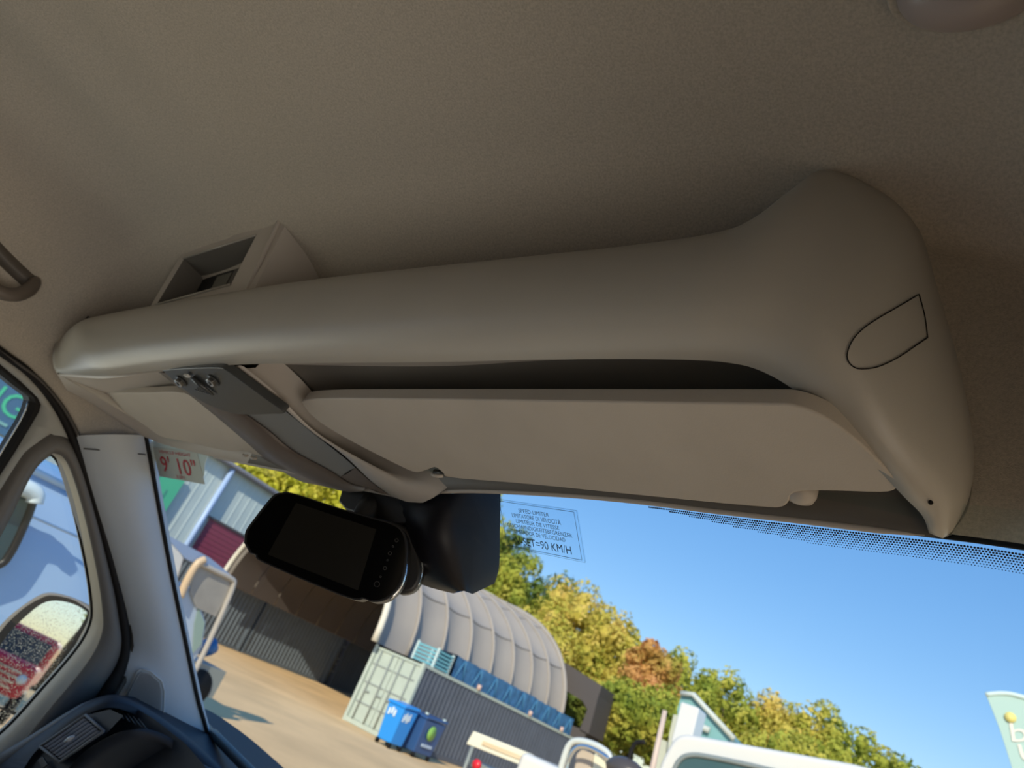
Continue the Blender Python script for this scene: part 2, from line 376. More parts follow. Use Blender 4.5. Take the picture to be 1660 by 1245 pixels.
bn = [c[-1] for c in cols]
mesh('beam_nose', bn+[p+np.array([0, .02, .05]) for p in bn], [(i, i+1, 7+i, 6+i) for i in range(5)], plast, shelf, smooth=True)

# ------------------------------------------------------------------ sun visors
def visor(name, outline, label, clips, dz=-.004, th=.017, n=3):
    P = [AP(*p, dz=dz) for p in outline]
    t = thing(name, np.mean(P, 0)+np.array([0, 0, -.0]), label, 'sun visor', 'sun visors under the overhead shelf')
    prism('visor_board', P, (0, .003, th), visorm, t, bevel=.0062, bseg=5)
    return t
ro = crs([(488, 652), (500, 648), (560, 646), (750, 648), (900, 650), (1100, 653), (1240, 655), (1290, 658), (1340, 678), (1394, 718), (1438, 762), (1457, 782), (1452, 794), (1430, 799), (1360, 797), (1305, 797), (1284, 802), (1277, 816), (1266, 823), (1240, 823), (1140, 814), (1000, 800), (850, 785), (732, 775), (718, 767), (706, 758), (690, 763), (672, 766), (640, 752), (570, 716), (520, 686), (493, 662)], 96)
rv = visor('sun_visor', ro[:-1], 'large grey-beige padded sun visor right of the centre beam, filling the shelf recess', 0)
# hinge pin and clip hooks
def hook(name, pc, parent, r=.008, dz=-.004):
    c = AP(*pc, dz=dz); p = [c+np.array([r*math.cos(a), r*.5*math.sin(a)-.002, -.002-.003*abs(math.sin(a))]) for a in np.linspace(math.pi, 2*math.pi, 10)]
    return tube(name, p, .0022, plast, parent)
hook('visor_hook', (712, 769), rv); 
c0 = AP(716, 767, dz=.006); tube('hinge_pin', [c0+np.array([-.012, 0, 0]), c0+np.array([.012, -.001, 0])], .004, satin, rv)
c0 = AP(1298, 802, dz=.004)
V = []; 
tube('pivot_boss', [c0+np.array([0, 0, .012]), c0+np.array([0, 0, .0]), c0+np.array([0, 0, -.005]), c0+np.array([0, 0, -.008])], [.0135, .013, .011, .004], plast, rv, n=20)
lo = crs([(153, 640), (166, 637), (230, 637), (300, 638), (345, 670), (400, 712), (448, 748), (430, 742), (412, 737), (395, 731), (378, 732), (350, 728), (300, 716), (262, 708), (235, 690), (200, 666), (170, 645)], 60)
LOp = [AP(*p, dz=.002) for p in lo[:-1]]
lv = thing('sun_visor', np.mean(LOp, 0), 'smaller-looking beige padded sun visor at the far left, beyond the centre beam', 'sun visor', 'sun visors under the overhead shelf')
prism('visor_board', LOp, (0, .003, .015), visorm, lv, bevel=.004, bseg=4)
hook('visor_hook', (401, 737), lv, .006, .0); hook('visor_hook', (415, 741), lv, .006, .0)

# ------------------------------------------------------------------ bracket plate with bolts on the beam
bo = crs([(262, 600), (300, 597), (352, 596), (368, 601), (395, 620), (430, 646), (461, 669), (440, 672), (405, 673), (375, 670), (345, 660), (318, 646), (290, 625)], 60)
Pb = [AP(*p, dz=-.030) for p in bo[:-1]]
br = thing('bracket_plate', np.mean(Pb, 0)+np.array([0, 0, .0]), 'satin black screen bracket plate with two hex bolts on the centre beam of the shelf', 'bracket')
prism('plate', Pb, (0, .002, .012), satin, br, bevel=.002)
Pi = [AP(*p, dz=-.016) for p in [(285, 604), (350, 601), (420, 648), (440, 664), (380, 662), (330, 640)]]
prism('spacer', Pi, (0, 0, .02), softblack, br)
nrm = np.array([0, -.27, -.96])
def bolt(px, py, r=.0075):
    c = AP(px, py, dz=-.031); e1 = np.array([1, 0, 0]); e2 = np.cross(nrm, e1)
    hexp = [c+r*(math.cos(a)*e1+math.sin(a)*e2) for a in np.arange(6)*math.pi/3+.3]
    b = prism('bolt', hexp, nrm*.006, steel, br, bevel=.0008)
    tube('washer', [c-nrm*.0005, c+nrm*.001], r*1.35, satin, br, n=20)
    tube('bolt_dimple', [c+nrm*.0058, c+nrm*.0066], r*.45, satin, b, n=12)
bolt(293, 618); bolt(345, 617)
c = AP(303, 609, dz=-.034); box('lamp_square', c, (.009, .006, .003), mat('pale_plastic', (.55, .55, .52), .4), br)
tube('release_lever', [AP(312, 612, dz=-.033), AP(325, 624, dz=-.034), AP(347, 641, dz=-.033)], [.0035, .004, .0012], satin, br)
for i in range(6):
    a = AP(318+i*4.4, 632+i*1.4, dz=-.032); box('raised_letter', a, (.0022, .0035, .001), satin, br, rz=.3+.3*(i % 2))

# ------------------------------------------------------------------ box module on the shelf
f0, f1, f2, f3 = AY(240, 503, .475), AY(306, 392, .455), AY(460, 343, .44), AY(396, 482, .475)
bk = np.array([0, .16, 0.0])
fm = thing('radio_box', (f0+f3)/2, 'grey-beige angular radio housing with a dark open slot, standing on the shelf', 'radio housing')
i0, i1, i2, i3 = AY(253, 495, .473), AY(298, 420, .461), AY(415, 382, .452), AY(374, 462, .472)
a_ = bk*.22
f1b = AY(330, 380, .447)
V = [f0, f1, f1b, f2, f3, i0, i1, i2, i3]
Fc = [(0, 5, 6, 1), (1, 6, 7, 2), (2, 7, 3), (3, 7, 8, 4), (4, 8, 5, 0)]
mesh('front_frame', V, Fc, plast, fm, bevel=.0012)
s1 = AY(468, 344, .44)+np.array([0, .004, 0]); s2 = AY(500, 372, .50); s3 = AY(570, 455, .57); s4 = AY(400, 486, .48)
mesh('side_panel', [f2, f2+np.array([.012, .006, -.003]), s3, s3+np.array([0, 0, -.06]), s4+np.array([.012, 0, -.02]), f3+np.array([.001, 0, -.02]), f3], [(0, 1, 4, 5, 6), (1, 2, 3, 4)], plast, fm)
tube('corner_edge', crs([f2, (f2+f3)/2+np.array([.001, -.001, 0]), f3], 8), .004, plast, fm)
mesh('side_panel', [f0, f1, f1+bk, f0+bk], [(0, 1, 2, 3)], plast, fm)
# recess walls going back
rb = [p+np.array([.008*(1 if k in (0, 1) else -1), .045, -.006*(1 if k in (1, 2) else -1)]) for k, p in enumerate((i0, i1, i2, i3))]
mesh('recess', [i0, i1, i2, i3]+rb, [(0, 1, 5, 4), (1, 2, 6, 5), (2, 3, 7, 6), (3, 0, 4, 7)], dark_shade_plast, fm)
face = mesh('faceplate', rb, [(0, 1, 2, 3)], blackp, fm)
q = (rb[1], rb[2], rb[3], rb[0]); fo = np.array([0, -.003, 0])
def patch(name, u0, u1, v0, v1, m, d=.003):
    P = [bil(q, u0, v0), bil(q, u1, v0), bil(q, u1, v1), bil(q, u0, v1)]; return prism(name, [p+np.array([0, -d, 0]) for p in P], (0, d, 0), m, face)
patch('screen', .28, .5, .12, .62, mat('dim_lcd', (.16, .155, .13), .4)); patch('flap', .54, .97, .08, .62, dark_shade_plast, .004)
for k in range(5): patch('button', .1+.11*k, .17+.11*k, .70, .76, iconm)
for k in range(3): patch('button', .34+.09*k, .40+.09*k, .84, .90, iconm)
for a, b in ((i1, i2), (i0, i3)):
    tube('bright_edge', [a+np.array([0, -.0015, 0]), b+np.array([0, -.0015, 0])], .0018, plast_lip, fm)
tube('lower_edge', [f0+np.array([0, -.002, .0]), f3*.97+f0*.03+np.array([0, -.002, 0])], .0035, plast_lip, fm)

# ------------------------------------------------------------------ dark bracket wedge behind the shelf's left end
w0 = AY(108, 550, .468); w1 = AY(142, 512, .468); w2 = AY(176, 532, .468)
o = prism('corner_bracket', [w0, w1, w2], (0, .02, 0), softblack); tag(o, 'small black triangular corner bracket behind the far left end of the shelf', 'bracket')

# ------------------------------------------------------------------ grab handles
gh = thing('grab_handle', AX(30, 480, -.77), 'brown-grey plastic grab handle above the left door, cut by the photo edge', 'grab handle', None)
pts = [AX(-70, 380, -.76), AX(-40, 430, -.735), AX(-10, 468, -.725), AX(22, 478, -.725), AX(46, 470, -.74), AX(58, 455, -.77)]
tube('grip', crs(pts, 24), [.012]*18+[.012, .012, .0115, .011, .010, .008], mat('handle_plastic', (.14, .115, .095), .45), gh, n=14)
pts = [AX(-60, 330, -.785), AX(-10, 400, -.785), AX(40, 450, -.785), AX(58, 462, -.785)]
tube('mount_bezel', crs(pts, 16), .014, mat('bezel_dark_plastic', (.10, .085, .07), .5), gh, n=12)  # bezel a little darker than the grip
lh = thing('roof_lamp_housing', AZ(1560, 0, 2.41), 'rounded brown-grey plastic roof fitting at the top right of the headliner', 'roof fitting')
c = AZ(1585, -34, 2.412); rws = []
for k in range(9):
    a = k/8*math.pi/2; rws.append([c+np.array([  .046*math.cos(a)*math.cos(b), .030*math.cos(a)*math.sin(b), -.03*math.sin(a)]) for b in np.linspace(0, 2*math.pi, 33)[:-1]])
grid('dome_cover', rws, mat('lamp_plastic', (.42, .36, .34), .35), lh, closed=True)
V = [c+np.array([.052*math.cos(b), .035*math.sin(b), .004]) for b in np.linspace(0, 2*math.pi, 33)[:-1]]
prism('base_ring', V, (0, 0, -.006), head, lh, bevel=.002)

# ------------------------------------------------------------------ door (left) : seal, trim, windows
door = mesh('door_1', [(-.80, -.45, .80), (-.80, .98, .80), (-.80, .98, 1.46), (-.80, -.45, 1.46)], [(0, 1, 2, 3)], doorm); tag(door, kind='structure')
Xs = -.79
def W3(y, z, x=Xs): return np.array([x, y, z])
seal_px = [(0, 565), (60, 612), (108, 680), (150, 790), (188, 930), (200, 985), (206, 1035), (200, 1075), (178, 1115), (160, 1140)]
sealc = [W3(-.5, 2.13), W3(0, 2.135), W3(.25, 2.135)]+[AX(x-3, y+2, -.785) for x, y in seal_px]
sc_ = crs(sealc, 80)
tube('door_seal', sc_, np.interp(np.linspace(0, 1, 80), [0, .35, .6, .8, .9, 1], [.007, .007, .0075, .011, .016, .012]), softblack, door, n=10)
sc2 = crs([p+np.array([.004, .008, -.002]) for p in sealc], 80)
tube('seal_lip', sc2+np.array([0, .012, 0]), np.interp(np.linspace(0, 1, 80), [0, .6, .8, 1], [.003, .004, .006, .006]), mat('grey_rubber', (.06, .055, .05), .6), door, n=8)
# quarter window ring
qi = [(80, 736), (95, 742), (108, 765), (128, 830), (148, 920), (157, 985), (153, 1020), (130, 1060), (70, 1130), (20, 1185), (-20, 1215), (-70, 1225), (-110, 1200), (-120, 1150), (-95, 1060), (-40, 940), (10, 845), (50, 765)]
qo = [(84, 702), (112, 712), (136, 760), (162, 850), (184, 940), (198, 1010), (204, 1060), (170, 1122), (120, 1160), (60, 1230), (0, 1275), (-90, 1300), (-170, 1270), (-190, 1180), (-150, 1060), (-75, 930), (-5, 805), (42, 732)]
def ring3(inner, outer, X0, Xm, X1, N=96):
    a = crs([AX(x, y, X0) for x, y in inner+inner[:1]], N+1)[:-1]; b = crs([AX(x, y, X1) for x, y in outer+outer[:1]], N+1)[:-1]; return a, b
a, b = ring3(qi, qo, -.80, 0, -.788)
lw_ = np.interp(a[:, 1]-a[:, 2]*.3, [np.min(a[:, 1]-a[:, 2]*.3), np.max(a[:, 1]-a[:, 2]*.3)], [.12, .12])
low = np.clip((1.80-a[:, 2])/.25, 0, 1); lw_ = (.09+.20*low)[:, None]
lite = a*(1-lw_)+b*lw_; lite[:, 0] = -.786
grid('window_reveal', [a+np.array([-.035, 0, 0]), a, lite*.5+a*.5, lite], bevelm, door, closed=True)
mid = a*.5+b*.5; mid[:, 0] = -.775
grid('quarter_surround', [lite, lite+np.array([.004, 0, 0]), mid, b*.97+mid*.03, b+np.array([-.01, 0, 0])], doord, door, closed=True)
tube('quarter_gasket', np.concatenate([a, a[:1]])+np.array([-.022, 0, 0]), .0035, softblack, door)
V = a+np.array([-.03, 0, 0]); o = mesh('window_2', V, [tuple(range(len(V)))], glasss, None); tag(o, kind='structure')
# upper strip between seal and main window + wedge above quarter ring
up = [W3(-.5, 2.125), W3(.0, 2.128), W3(.25, 2.128), AX(0, 574, Xs), AX(36, 600, Xs), AX(62, 622, Xs), AX(106, 688, Xs), AX(120, 722, Xs), AX(84, 704, Xs), AX(40, 734, Xs), AX(-8, 808, Xs), AX(-78, 930, Xs), AX(-152, 1060, Xs)]
lw = [W3(-.5, 2.09), W3(.0, 2.10), W3(.25, 2.10), AX(0, 590, Xs), AX(34, 618, Xs), AX(62, 645, Xs), AX(67, 656, Xs), AX(64, 668, Xs), AX(52, 688, Xs), AX(28, 728, Xs), AX(-15, 795, Xs), AX(-82, 915, Xs), AX(-156, 1045, Xs)]
A_, B_ = np.array(up), np.array(lw)
grid('upper_trim', [A_, (A_+B_)/2+np.array([.006, 0, 0]), B_, B_+np.array([-.012, 0, 0])], doorm, door)
fi = [W3(-.5, 2.055, -.80), W3(.0, 2.065, -.80), W3(.25, 2.07, -.80), AX(0, 607, -.8), AX(22, 625, -.8), AX(46, 643, -.8), AX(48, 650, -.8), AX(44, 664, -.8), AX(34, 684, -.8), AX(8, 727, -.8), AX(-35, 800, -.8), AX(-100, 920, -.8), AX(-175, 1050, -.8)]
Fi = np.array(fi); Fo = B_+np.array([-.002, 0, 0])
grid('window_frame', [Fi+np.array([-.03, 0, 0]), Fi, (Fi+Fo)/2+np.array([.004, 0, 0]), Fo], softblack, door, smooth=False)
tube('glass_channel', Fi[6:]+np.array([-.004, 0, 0]), .002, chrome, door)
V = [W3(-.5, 1.46, -.825), W3(-.5, 2.07, -.825)]+[p+np.array([-.025, 0, 0]) for p in fi[1:]]
V.append(W3(float(fi[-1][1]), 1.46, -.825)); o = mesh('window_3', V, [tuple(range(len(V)))], glasss); tag(o, kind='structure')
# lower door face beneath the quarter window, down to the dash
mesh('door_face', [AX(60, 1228, Xs), AX(0, 1272, Xs), AX(-90, 1298, Xs), W3(.2, 1.30), W3(.98, 1.30), AX(190, 1112, Xs), AX(120, 1158, Xs)], [(0, 1, 2, 3, 4, 5, 6)], doorm, door)
# rear part of the left side wall
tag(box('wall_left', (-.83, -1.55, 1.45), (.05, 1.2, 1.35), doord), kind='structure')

# ------------------------------------------------------------------ tweeter grille on the pillar
def onpil(px, py, d=.002):
    v = ray(px, py); best = None; A = np.array(prow)
    for i in range(A.shape[0]-1):
        for j in range(A.shape[1]-1):
            for a, b, c in ((A[i, j], A[i, j+1], A[i+1, j+1]), (A[i, j], A[i+1, j+1], A[i+1, j])):
                e1 = b-a; e2 = c-a; h = np.cross(v, e2); dd = e1@h
                if abs(dd) < 1e-14: continue
                f_ = 1/dd; s = C-a; u = f_*(s@h)
                if u < -.01 or u > 1.01: continue
                q_ = np.cross(s, e1); w = f_*(v@q_)
                if w < -.01 or u+w > 1.01: continue
                t = f_*(e2@q_)
                if t > 0 and (best is None or t < best): best = t
    if best is None: return AX(px, py, -.755)
    return C+v*best*(1-d)
go = [(228, 1084), (244, 1088), (262, 1104), (266, 1120), (265, 1164), (262, 1168), (252, 1164), (205, 1132), (203, 1126), (222, 1088)]
gw = [onpil(*p, d=.004) for p in go]
gr = thing('speaker_grille', np.mean(gw, 0), 'small grey triangular speaker grille set low in the left windscreen pillar', 'speaker')
prism('grille_frame', gw, (-.004, .002, 0), pillarm, gr, bevel=.001)
tube('grille_rim', np.array(gw+gw[:1])+np.array([.0015, 0, 0]), .0011, labelgrey, gr, n=6)
cg = np.mean([onpil(*p, d=.006) for p in go], 0); gi = [onpil(*(np.array(p)*.86+np.array([238, 1124])*.14), d=.006) for p in go]
prism('grille_mesh', gi, (-.004, .002, 0), mat('grille_fabric', (.40, .41, .42), .7), gr)
mbd = MB(); poly = np.array([(np.array(p)*.82+np.array([238, 1124])*.18) for p in go])
def inside(p, poly):
    s = False; n = len(poly)
    for i in range(n):
        a, b = poly[i], poly[i-1]
        if (a[1] > p[1]) != (b[1] > p[1]) and p[0] < (b[0]-a[0])*(p[1]-a[1])/(b[1]-a[1])+a[0]: s = not s
    return s
g0 = onpil(238, 1124, .008); gu = (onpil(260, 1124, .008)-onpil(216, 1124, .008))/44; gv = (onpil(238, 1150, .008)-onpil(238, 1098, .008))/52
for iy in range(-20, 22):
    for ix in range(-17, 18):
        x = 238+ix*2.2+(1.1 if iy % 2 else 0); y = 1124+iy*1.9
        if inside((x, y), poly):
            P = g0+gu*(x-238)+gv*(y-1124)
            mbd.add([P+gu*.62*math.cos(a)+gv*.62*math.sin(a) for a in np.arange(5)*1.2566], [tuple(range(5))])
o = mbd.build('grille_holes', softblack, gr); o['kind'] = 'stuff'

# ------------------------------------------------------------------ dashboard corner
dash = thing('dashboard', (-.55, .85, 1.45), 'dark blue-grey dashboard corner under the left pillar, with slatted air vent', 'dashboard')
def D(px, py, Y=.80): return AY(px, py, Y)
# vent face (slightly proud), outline of the fascia
mesh('fascia', [D(0, 1262), D(36, 1243), D(62, 1210), D(100, 1180), D(145, 1158), D(178, 1150), D(200, 1160), D(166, 1196), D(130, 1222), D(100, 1262)], [tuple(range(10))], dashm, dash)
lipc = crs([D(30, 1262, .79), D(60, 1213, .79), D(98, 1180, .79), D(140, 1152, .80), D(180, 1138, .82), D(215, 1145, .86), D(250, 1166, .92), D(300, 1205, 1.0), D(360, 1262, 1.08)], 40)
lipb = crs([D(-60, 1262, .86), D(0, 1225, .86), D(50, 1195, .86), D(125, 1145, .88), D(178, 1126, .92), D(215, 1135, .98), D(255, 1158, 1.03), D(310, 1198, 1.1), D(380, 1262, 1.15)], 40)
grid('dash_top', [lipc+np.array([0, 0, -.01]), lipc, (lipc+lipb)/2+np.array([0, 0, .004]), lipb, lipb+np.array([-.2, .35, -.01])], dashm, dash)
mesh('inner_face', [D(*p, .875) for p in [(30, 1275), (60, 1213), (98, 1180), (140, 1152), (180, 1138), (215, 1145), (250, 1166), (300, 1205), (360, 1275)]], [tuple(range(9))], dashm, dash)
# lighter band between the fascia and the door
edg = crs([D(-60, 1272, .84), D(0, 1238, .84), D(50, 1208, .84), D(98, 1176, .85), D(140, 1150, .87), D(150, 1143, .89)], 20)
tube('side_moulding', edg, np.interp(np.linspace(0, 1, 20), [0, .8, 1], [.018, .014, .006]), dashl, dash, n=12)
# cluster hood: dark bowl right of the vent
hoodo = crs([D(96, 1264, .79), D(130, 1225, .79), D(165, 1200, .79), D(205, 1184, .80), D(240, 1190, .83), D(275, 1212, .87), D(320, 1262, .92)], 30)
grid('cluster_hood', [hoodo+np.array([0, .02, .006]), hoodo, hoodo+np.array([0, .03, -.01]), hoodo+np.array([.02, .18, -.03])], dashm, dash)
mesh('tray_floor', [D(60, 1300, .9), D(150, 1205, .9), D(205, 1186, .9), D(260, 1200, .92), D(360, 1300, 1.0)], [(0, 1, 2, 3, 4)], blackp, dash)
# vent
vq = (D(140, 1163, .792), D(166, 1186, .792), D(100, 1232, .792), D(72, 1210, .792))   # tl,tr,br,bl of the slatted opening (long side runs down-left)
vt = mesh('air_vent', [bil(vq, -.06, -.04), bil(vq, 1.08, -.04), bil(vq, 1.08, 1.04), bil(vq, -.06, 1.04)], [(0, 1, 2, 3)], mat('vent_dark', (.006, .006, .008), .95, spec=.05), dash)
for u in np.linspace(.08, .92, 6):
    a = bil(vq, u, .02); b = bil(vq, u, .98); e = (bil(vq, u+.04, .5)-bil(vq, u, .5)); bx = np.array([0, -.006, 0])
    mesh('slat', [a+bx, b+bx, b+e+bx*.2, a+e+bx*.2, a, b, b+e, a+e], [(0, 1, 2, 3), (0, 1, 5, 4), (3, 2, 6, 7)], mat('slat_grey', (.38, .40, .46), .35) if 'slat_grey' not in MATS else MATS['slat_grey'], vt)
for s0, s1 in (((-.06, -.04), (1.08, -.04)), ((1.08, -.04), (1.08, 1.04)), ((1.08, 1.04), (-.06, 1.04)), ((-.06, 1.04), (-.06, -.04))):
    tube('vent_rim', [bil(vq, *s0)+np.array([0, -.003, 0]), bil(vq, *s1)+np.array([0, -.003, 0])], .0025, dashl, vt)
a = bil(vq, .42, .44)+np.array([0, -.012, 0]); b = bil(vq, .66, .60)+np.array([0, -.012, 0]); 
tube('vent_tab', [D(105, 1202, .78), D(112, 1198, .776), D(121, 1193, .78)], [.002, .004, .002], mat('pale_tab', (.5, .52, .54), .3), vt)
sw = [D(63, 1232, .79), D(72, 1227, .79), D(80, 1240, .79), D(70, 1247, .79)]
prism('switch', sw, (0, -.003, 0), blackp, dash, bevel=.001)
# demister slots near the pillar
for k in range(5):
    a = D(187+k*9, 1158+k*4, .86); b = D(200+k*10, 1172+k*5, .84); tube('demister_slot', [a+np.array([0, -.004, .008]), b+np.array([0, -.004, .006])], .0012, blackp, dash)

# ------------------------------------------------------------------ rear view monitor
mir = thing('rear_view_monitor', AY(560, 860, .66), 'black mirror-shaped monitor with a dark screen, hanging below the centre beam', 'monitor')
MN = np.array([.50, -.86, -.08]); MN /= np.linalg.norm(MN); MP = AY(540, 890, .64)
def MM(px, py, d=0): return AN(px, py, MP+MN*d, MN)
mo = crs([(395, 880), (397, 862), (408, 845), (440, 805), (456, 798), (475, 799), (540, 820), (600, 838), (640, 850), (655, 862), (661, 885), (659, 915), (652, 945), (638, 964), (622, 974), (604, 976), (590, 971), (581, 973), (560, 968), (500, 944), (440, 918), (416, 906), (413, 899), (402, 896)], 90)
Pm = [MM(*p) for p in mo[:-1]]
prism('housing', Pm, -MN*.03, blackp, mir, bevel=.006, bseg=4)
mi_ = [MM(*(p*.965+np.array([535, 885])*.035), d=.0008) for p in mo[:-1]]
prism('glass_front', mi_, -MN*.001, gloss, mir)
scr = [MM(*p, d=.0018) for p in [(480, 815), (610, 858), (580, 957), (434, 899)]]
prism('screen', scr, -MN*.001, screenm, mir)
for i, (x, y) in enumerate([(611, 947), (617, 935), (624, 921), (628, 908), (632, 897), (637, 886), (643, 876)]):
    c = MM(x, y, .002); e1 = cx_*.0022*(1.6 if i == 0 else 1 if i % 2 == 0 else .5); e2 = cy_*.0022*(1.6 if i == 0 else 1 if i % 2 == 0 else .5)
    tube('button_icon', [c+e1*math.cos(t)+e2*math.sin(t) for t in np.linspace(0, 2*math.pi, 13)], .00022, iconm, mir, n=4)
# clamped original mirror behind (its rounded end shows right of the monitor)
mo2 = crs([(560, 850), (600, 838), (655, 852), (672, 880), (684, 915), (682, 940), (670, 958), (652, 963), (640, 960), (600, 950), (560, 930)], 40)
P2 = [AN(x, y, MP-MN*.035, MN) for x, y in mo2]
o = prism('mirror_body', P2, -MN*.028, blackp, mir, bevel=.006, bseg=4)
e = crs([MM(659, 905, -.006)+0, MM(657, 930, -.006), MM(648, 953, -.006), MM(632, 971, -.006)], 14); tube('bright_rim', e, [.0008]+[.0022]*12+[.0008], chrome, mir)
e = crs([AN(683, 905, MP-MN*.04, MN), AN(684, 928, MP-MN*.04, MN), AN(676, 950, MP-MN*.04, MN)], 14); tube('bright_rim', e, [.0008]+[.0022]*12+[.0008], chrome, mir)
# arm
tube('mirror_arm', [MM(585, 850, -.03), AY(600, 815, .71), AY(640, 800, .72)], [.018, .016, .02], blackp, mir, n=12)
prism('bracket_cap', [AY(556, 786, .70), AY(548, 812, .70), AY(560, 826, .70), AY(640, 850, .70), AY(700, 840, .70), AY(700, 796, .70), AY(640, 792, .70)], (0, .03, 0), blackp, mir, bevel=.003)
# sensor housing on the glass
sh = thing('sensor_housing', AY(715, 880, .74), 'tall black plastic sensor housing against the windscreen, right of the monitor', 'sensor cover')
fr_ = [AY(*p, Y) for p, Y in (((640, 800), .70), ((700, 805), .69), ((735, 790), .69), ((776, 790), .70), ((775, 850), .73), ((773, 945), .775), ((766, 962), .78), ((750, 964), .78), ((690, 950), .775), ((655, 930), .77), ((640, 860), .73))]
V = fr_+[p+np.array([0, .035, .03]) for p in fr_]
n_ = len(fr_); cen = np.mean(fr_, 0)+np.array([0, -.035, -.02]); V.append(cen)
c2 = AY(735, 860, .70); V.append(c2); c3 = AY(745, 955, .745)
# two facets: darker left, lighter ridge facet right
ridge = [AY(735, 800, .685), AY(700, 835, .675), AY(710, 880, .69), AY(735, 935, .735), AY(752, 958, .76)]
left = [AY(640, 800, .70), AY(640, 860, .72), AY(655, 930, .76), AY(690, 950, .77), AY(735, 962, .78)]
right = [AY(776, 790, .705), AY(776, 830, .72), AY(775, 880, .745), AY(774, 935, .775), AY(766, 963, .785)]
Lr, Rd, Rt = crs(left, 16), crs(ridge, 16), crs(right, 16)
Bk = np.array([0, .04, .03])
grid('cover_shell', [Lr+Bk, Lr, (Lr+Rd)/2+np.array([0, -.004, 0]), Rd, (Rd+Rt)/2+np.array([0, -.003, 0]), Rt, Rt+Bk], mat('matt_black_cover', (.006, .006, .009), .45, spec=.25), sh, smooth=True)
mesh('cover_base', [Lr[-1], Rd[-1], Rt[-1], Rt[-1]+Bk, Lr[-1]+Bk], [(0, 1, 2, 3, 4)], blackp, sh)

# ------------------------------------------------------------------ stickers on the glass
GL = lambda px, py: AN(px, py, AX(300, 760, -.66)*0+AY(300, 760, .74), (0.0, .70, .715))
hs = thing('height_sticker', GL(290, 760), 'white and grey windscreen sticker with red numbers 9\' 10" at the upper left corner', 'sticker')
wq = [GL(*p) for p in crs([(243, 716), (262, 714), (300, 719), (330, 727), (337, 737), (332, 752), (328, 775), (300, 770), (262, 757), (250, 742), (241, 725)], 40)[:-1]]
o = prism('backing', wq, (0, .0006, .0006), labelwhite, hs)
q = [GL(*p) for p in ((247, 724), (320, 733), (333, 785), (259, 772))]; li = np.array([0, -.0012, -.0012])
prism('label', [p+li*.6 for p in q], (0, .0004, .0004), labelgrey, hs)
def qt(name, s, q, u0, u1, v0, v1, m, parent, lift=li, split=False):
    O = bil(q, u0, v1); return text(name, s, O, bil(q, u1, v1)-O, bil(q, u0, v0)-O, m, parent, lift=lift*1.2, split=split)
qt('numeral', "9' 10\"", q, .13, .90, .26, .80, red, hs, split=True); qt('print', 'VEHICLE HEIGHT', q, .15, .86, .07, .17, red, hs); qt('print', '3.0M', q, .42, .60, .84, .94, red, hs)
ss = thing('speed_sticker', GP(880, 850), 'clear sticker with dark multilingual speed limiter text on the sky part of the windscreen', 'sticker')
q = [GP(*p) for p in ((806, 808), (936, 827), (950, 911), (820, 885))]
prism('film', [p for p in q], (0, .0005, .0005), filmm, ss)
def frame(q, a, r):
    c = [bil(q, a, a), bil(q, 1-a, a), bil(q, 1-a, 1-a), bil(q, a, 1-a)]
    for i in range(4): tube('border', [c[i]+li, c[(i+1) % 4]+li], r, ink, ss, n=4)
frame(q, .0, .00014); frame(q, .035, .00028)
for s, x0, x1, y0, y1 in (('SPEED-LIMITER', .28, .66, .13, .21), ('LIMITATORE DI VELOCIT\u00c0', .18, .79, .22, .33), ('LIMITEUR DE VITESSE', .22, .76, .36, .44), ('GESCHWINDIGKEITSBEGRENZER', .09, .90, .47, .55), ('LIMITADOR DE VELOCIDAD', .17, .81, .58, .66)):
    qt('print', s, q, x0, x1, y0, y1, ink, ss)
qt('letter', 'V-SET=90 KM/H', q, .17, .86, .73, .89, inkd, ss, split=True)

# wiper
o = tube('wiper_arm', crs([AY(338, 1178, 1.25), AY(352, 1196, 1.2), AY(400, 1245, 1.15), AY(430, 1275, 1.12)], 12), [.006]*3+[.011]*9, satin); tag(o, 'black wiper arm outside the lower left corner of the windscreen', 'wiper')

# ------------------------------------------------------------------ wing mirror outside
wm = thing('wing_mirror', (-1.3, 1.12, 1.45), 'black framed wing mirror outside the quarter window, reflecting the yard behind', 'wing mirror')
wn = np.array([.48, -.88, .07]); wn /= np.linalg.norm(wn); wp = np.array([-1.3, 1.14, 1.6])
def WM(px, py, d=0): return AN(px, py, wp+wn*d, wn)
ho = crs([(-60, 1060), (-20, 1030), (10, 1000), (28, 985), (58, 965), (80, 959), (112, 966), (140, 979), (150, 990), (146, 1010), (120, 1060), (90, 1105), (55, 1155), (30, 1185), (0, 1200), (-60, 1210), (-110, 1160)], 70)
prism('mirror_housing', [WM(*p) for p in ho[:-1]], -wn*.09, mat('mirror_housing_grey', (.20, .18, .16), .35), wm, bevel=.012, bseg=4)
bo_ = crs([(-60, 1064), (-10, 1034), (14, 1008), (40, 985), (62, 972), (82, 965), (115, 971), (138, 984), (145, 993), (140, 1010), (115, 1056), (86, 1100), (52, 1150), (28, 1176), (0, 1190), (-60, 1200), (-104, 1158)], 70)
prism('inner_rim', [WM(*p, d=.002) for p in bo_[:-1]], -wn*.01, softblack, wm)
mg = mat('mirror_glass', (.88, .9, .92), .015, metal=1, bump=.0)
t_ = mg.node_tree; vo = t_.nodes.new('ShaderNodeTexVoronoi'); vo.inputs['Scale'].default_value = 260; tc_ = t_.nodes.new('ShaderNodeTexCoord'); t_.links.new(tc_.outputs['Object'], vo.inputs['Vector'])
rp = t_.nodes.new('ShaderNodeValToRGB'); rp.color_ramp.elements[0].position = .0; rp.color_ramp.elements[0].color = (1, 1, 1, 1); rp.color_ramp.elements[1].position = .28; rp.color_ramp.elements[1].color = (0, 0, 0, 1)
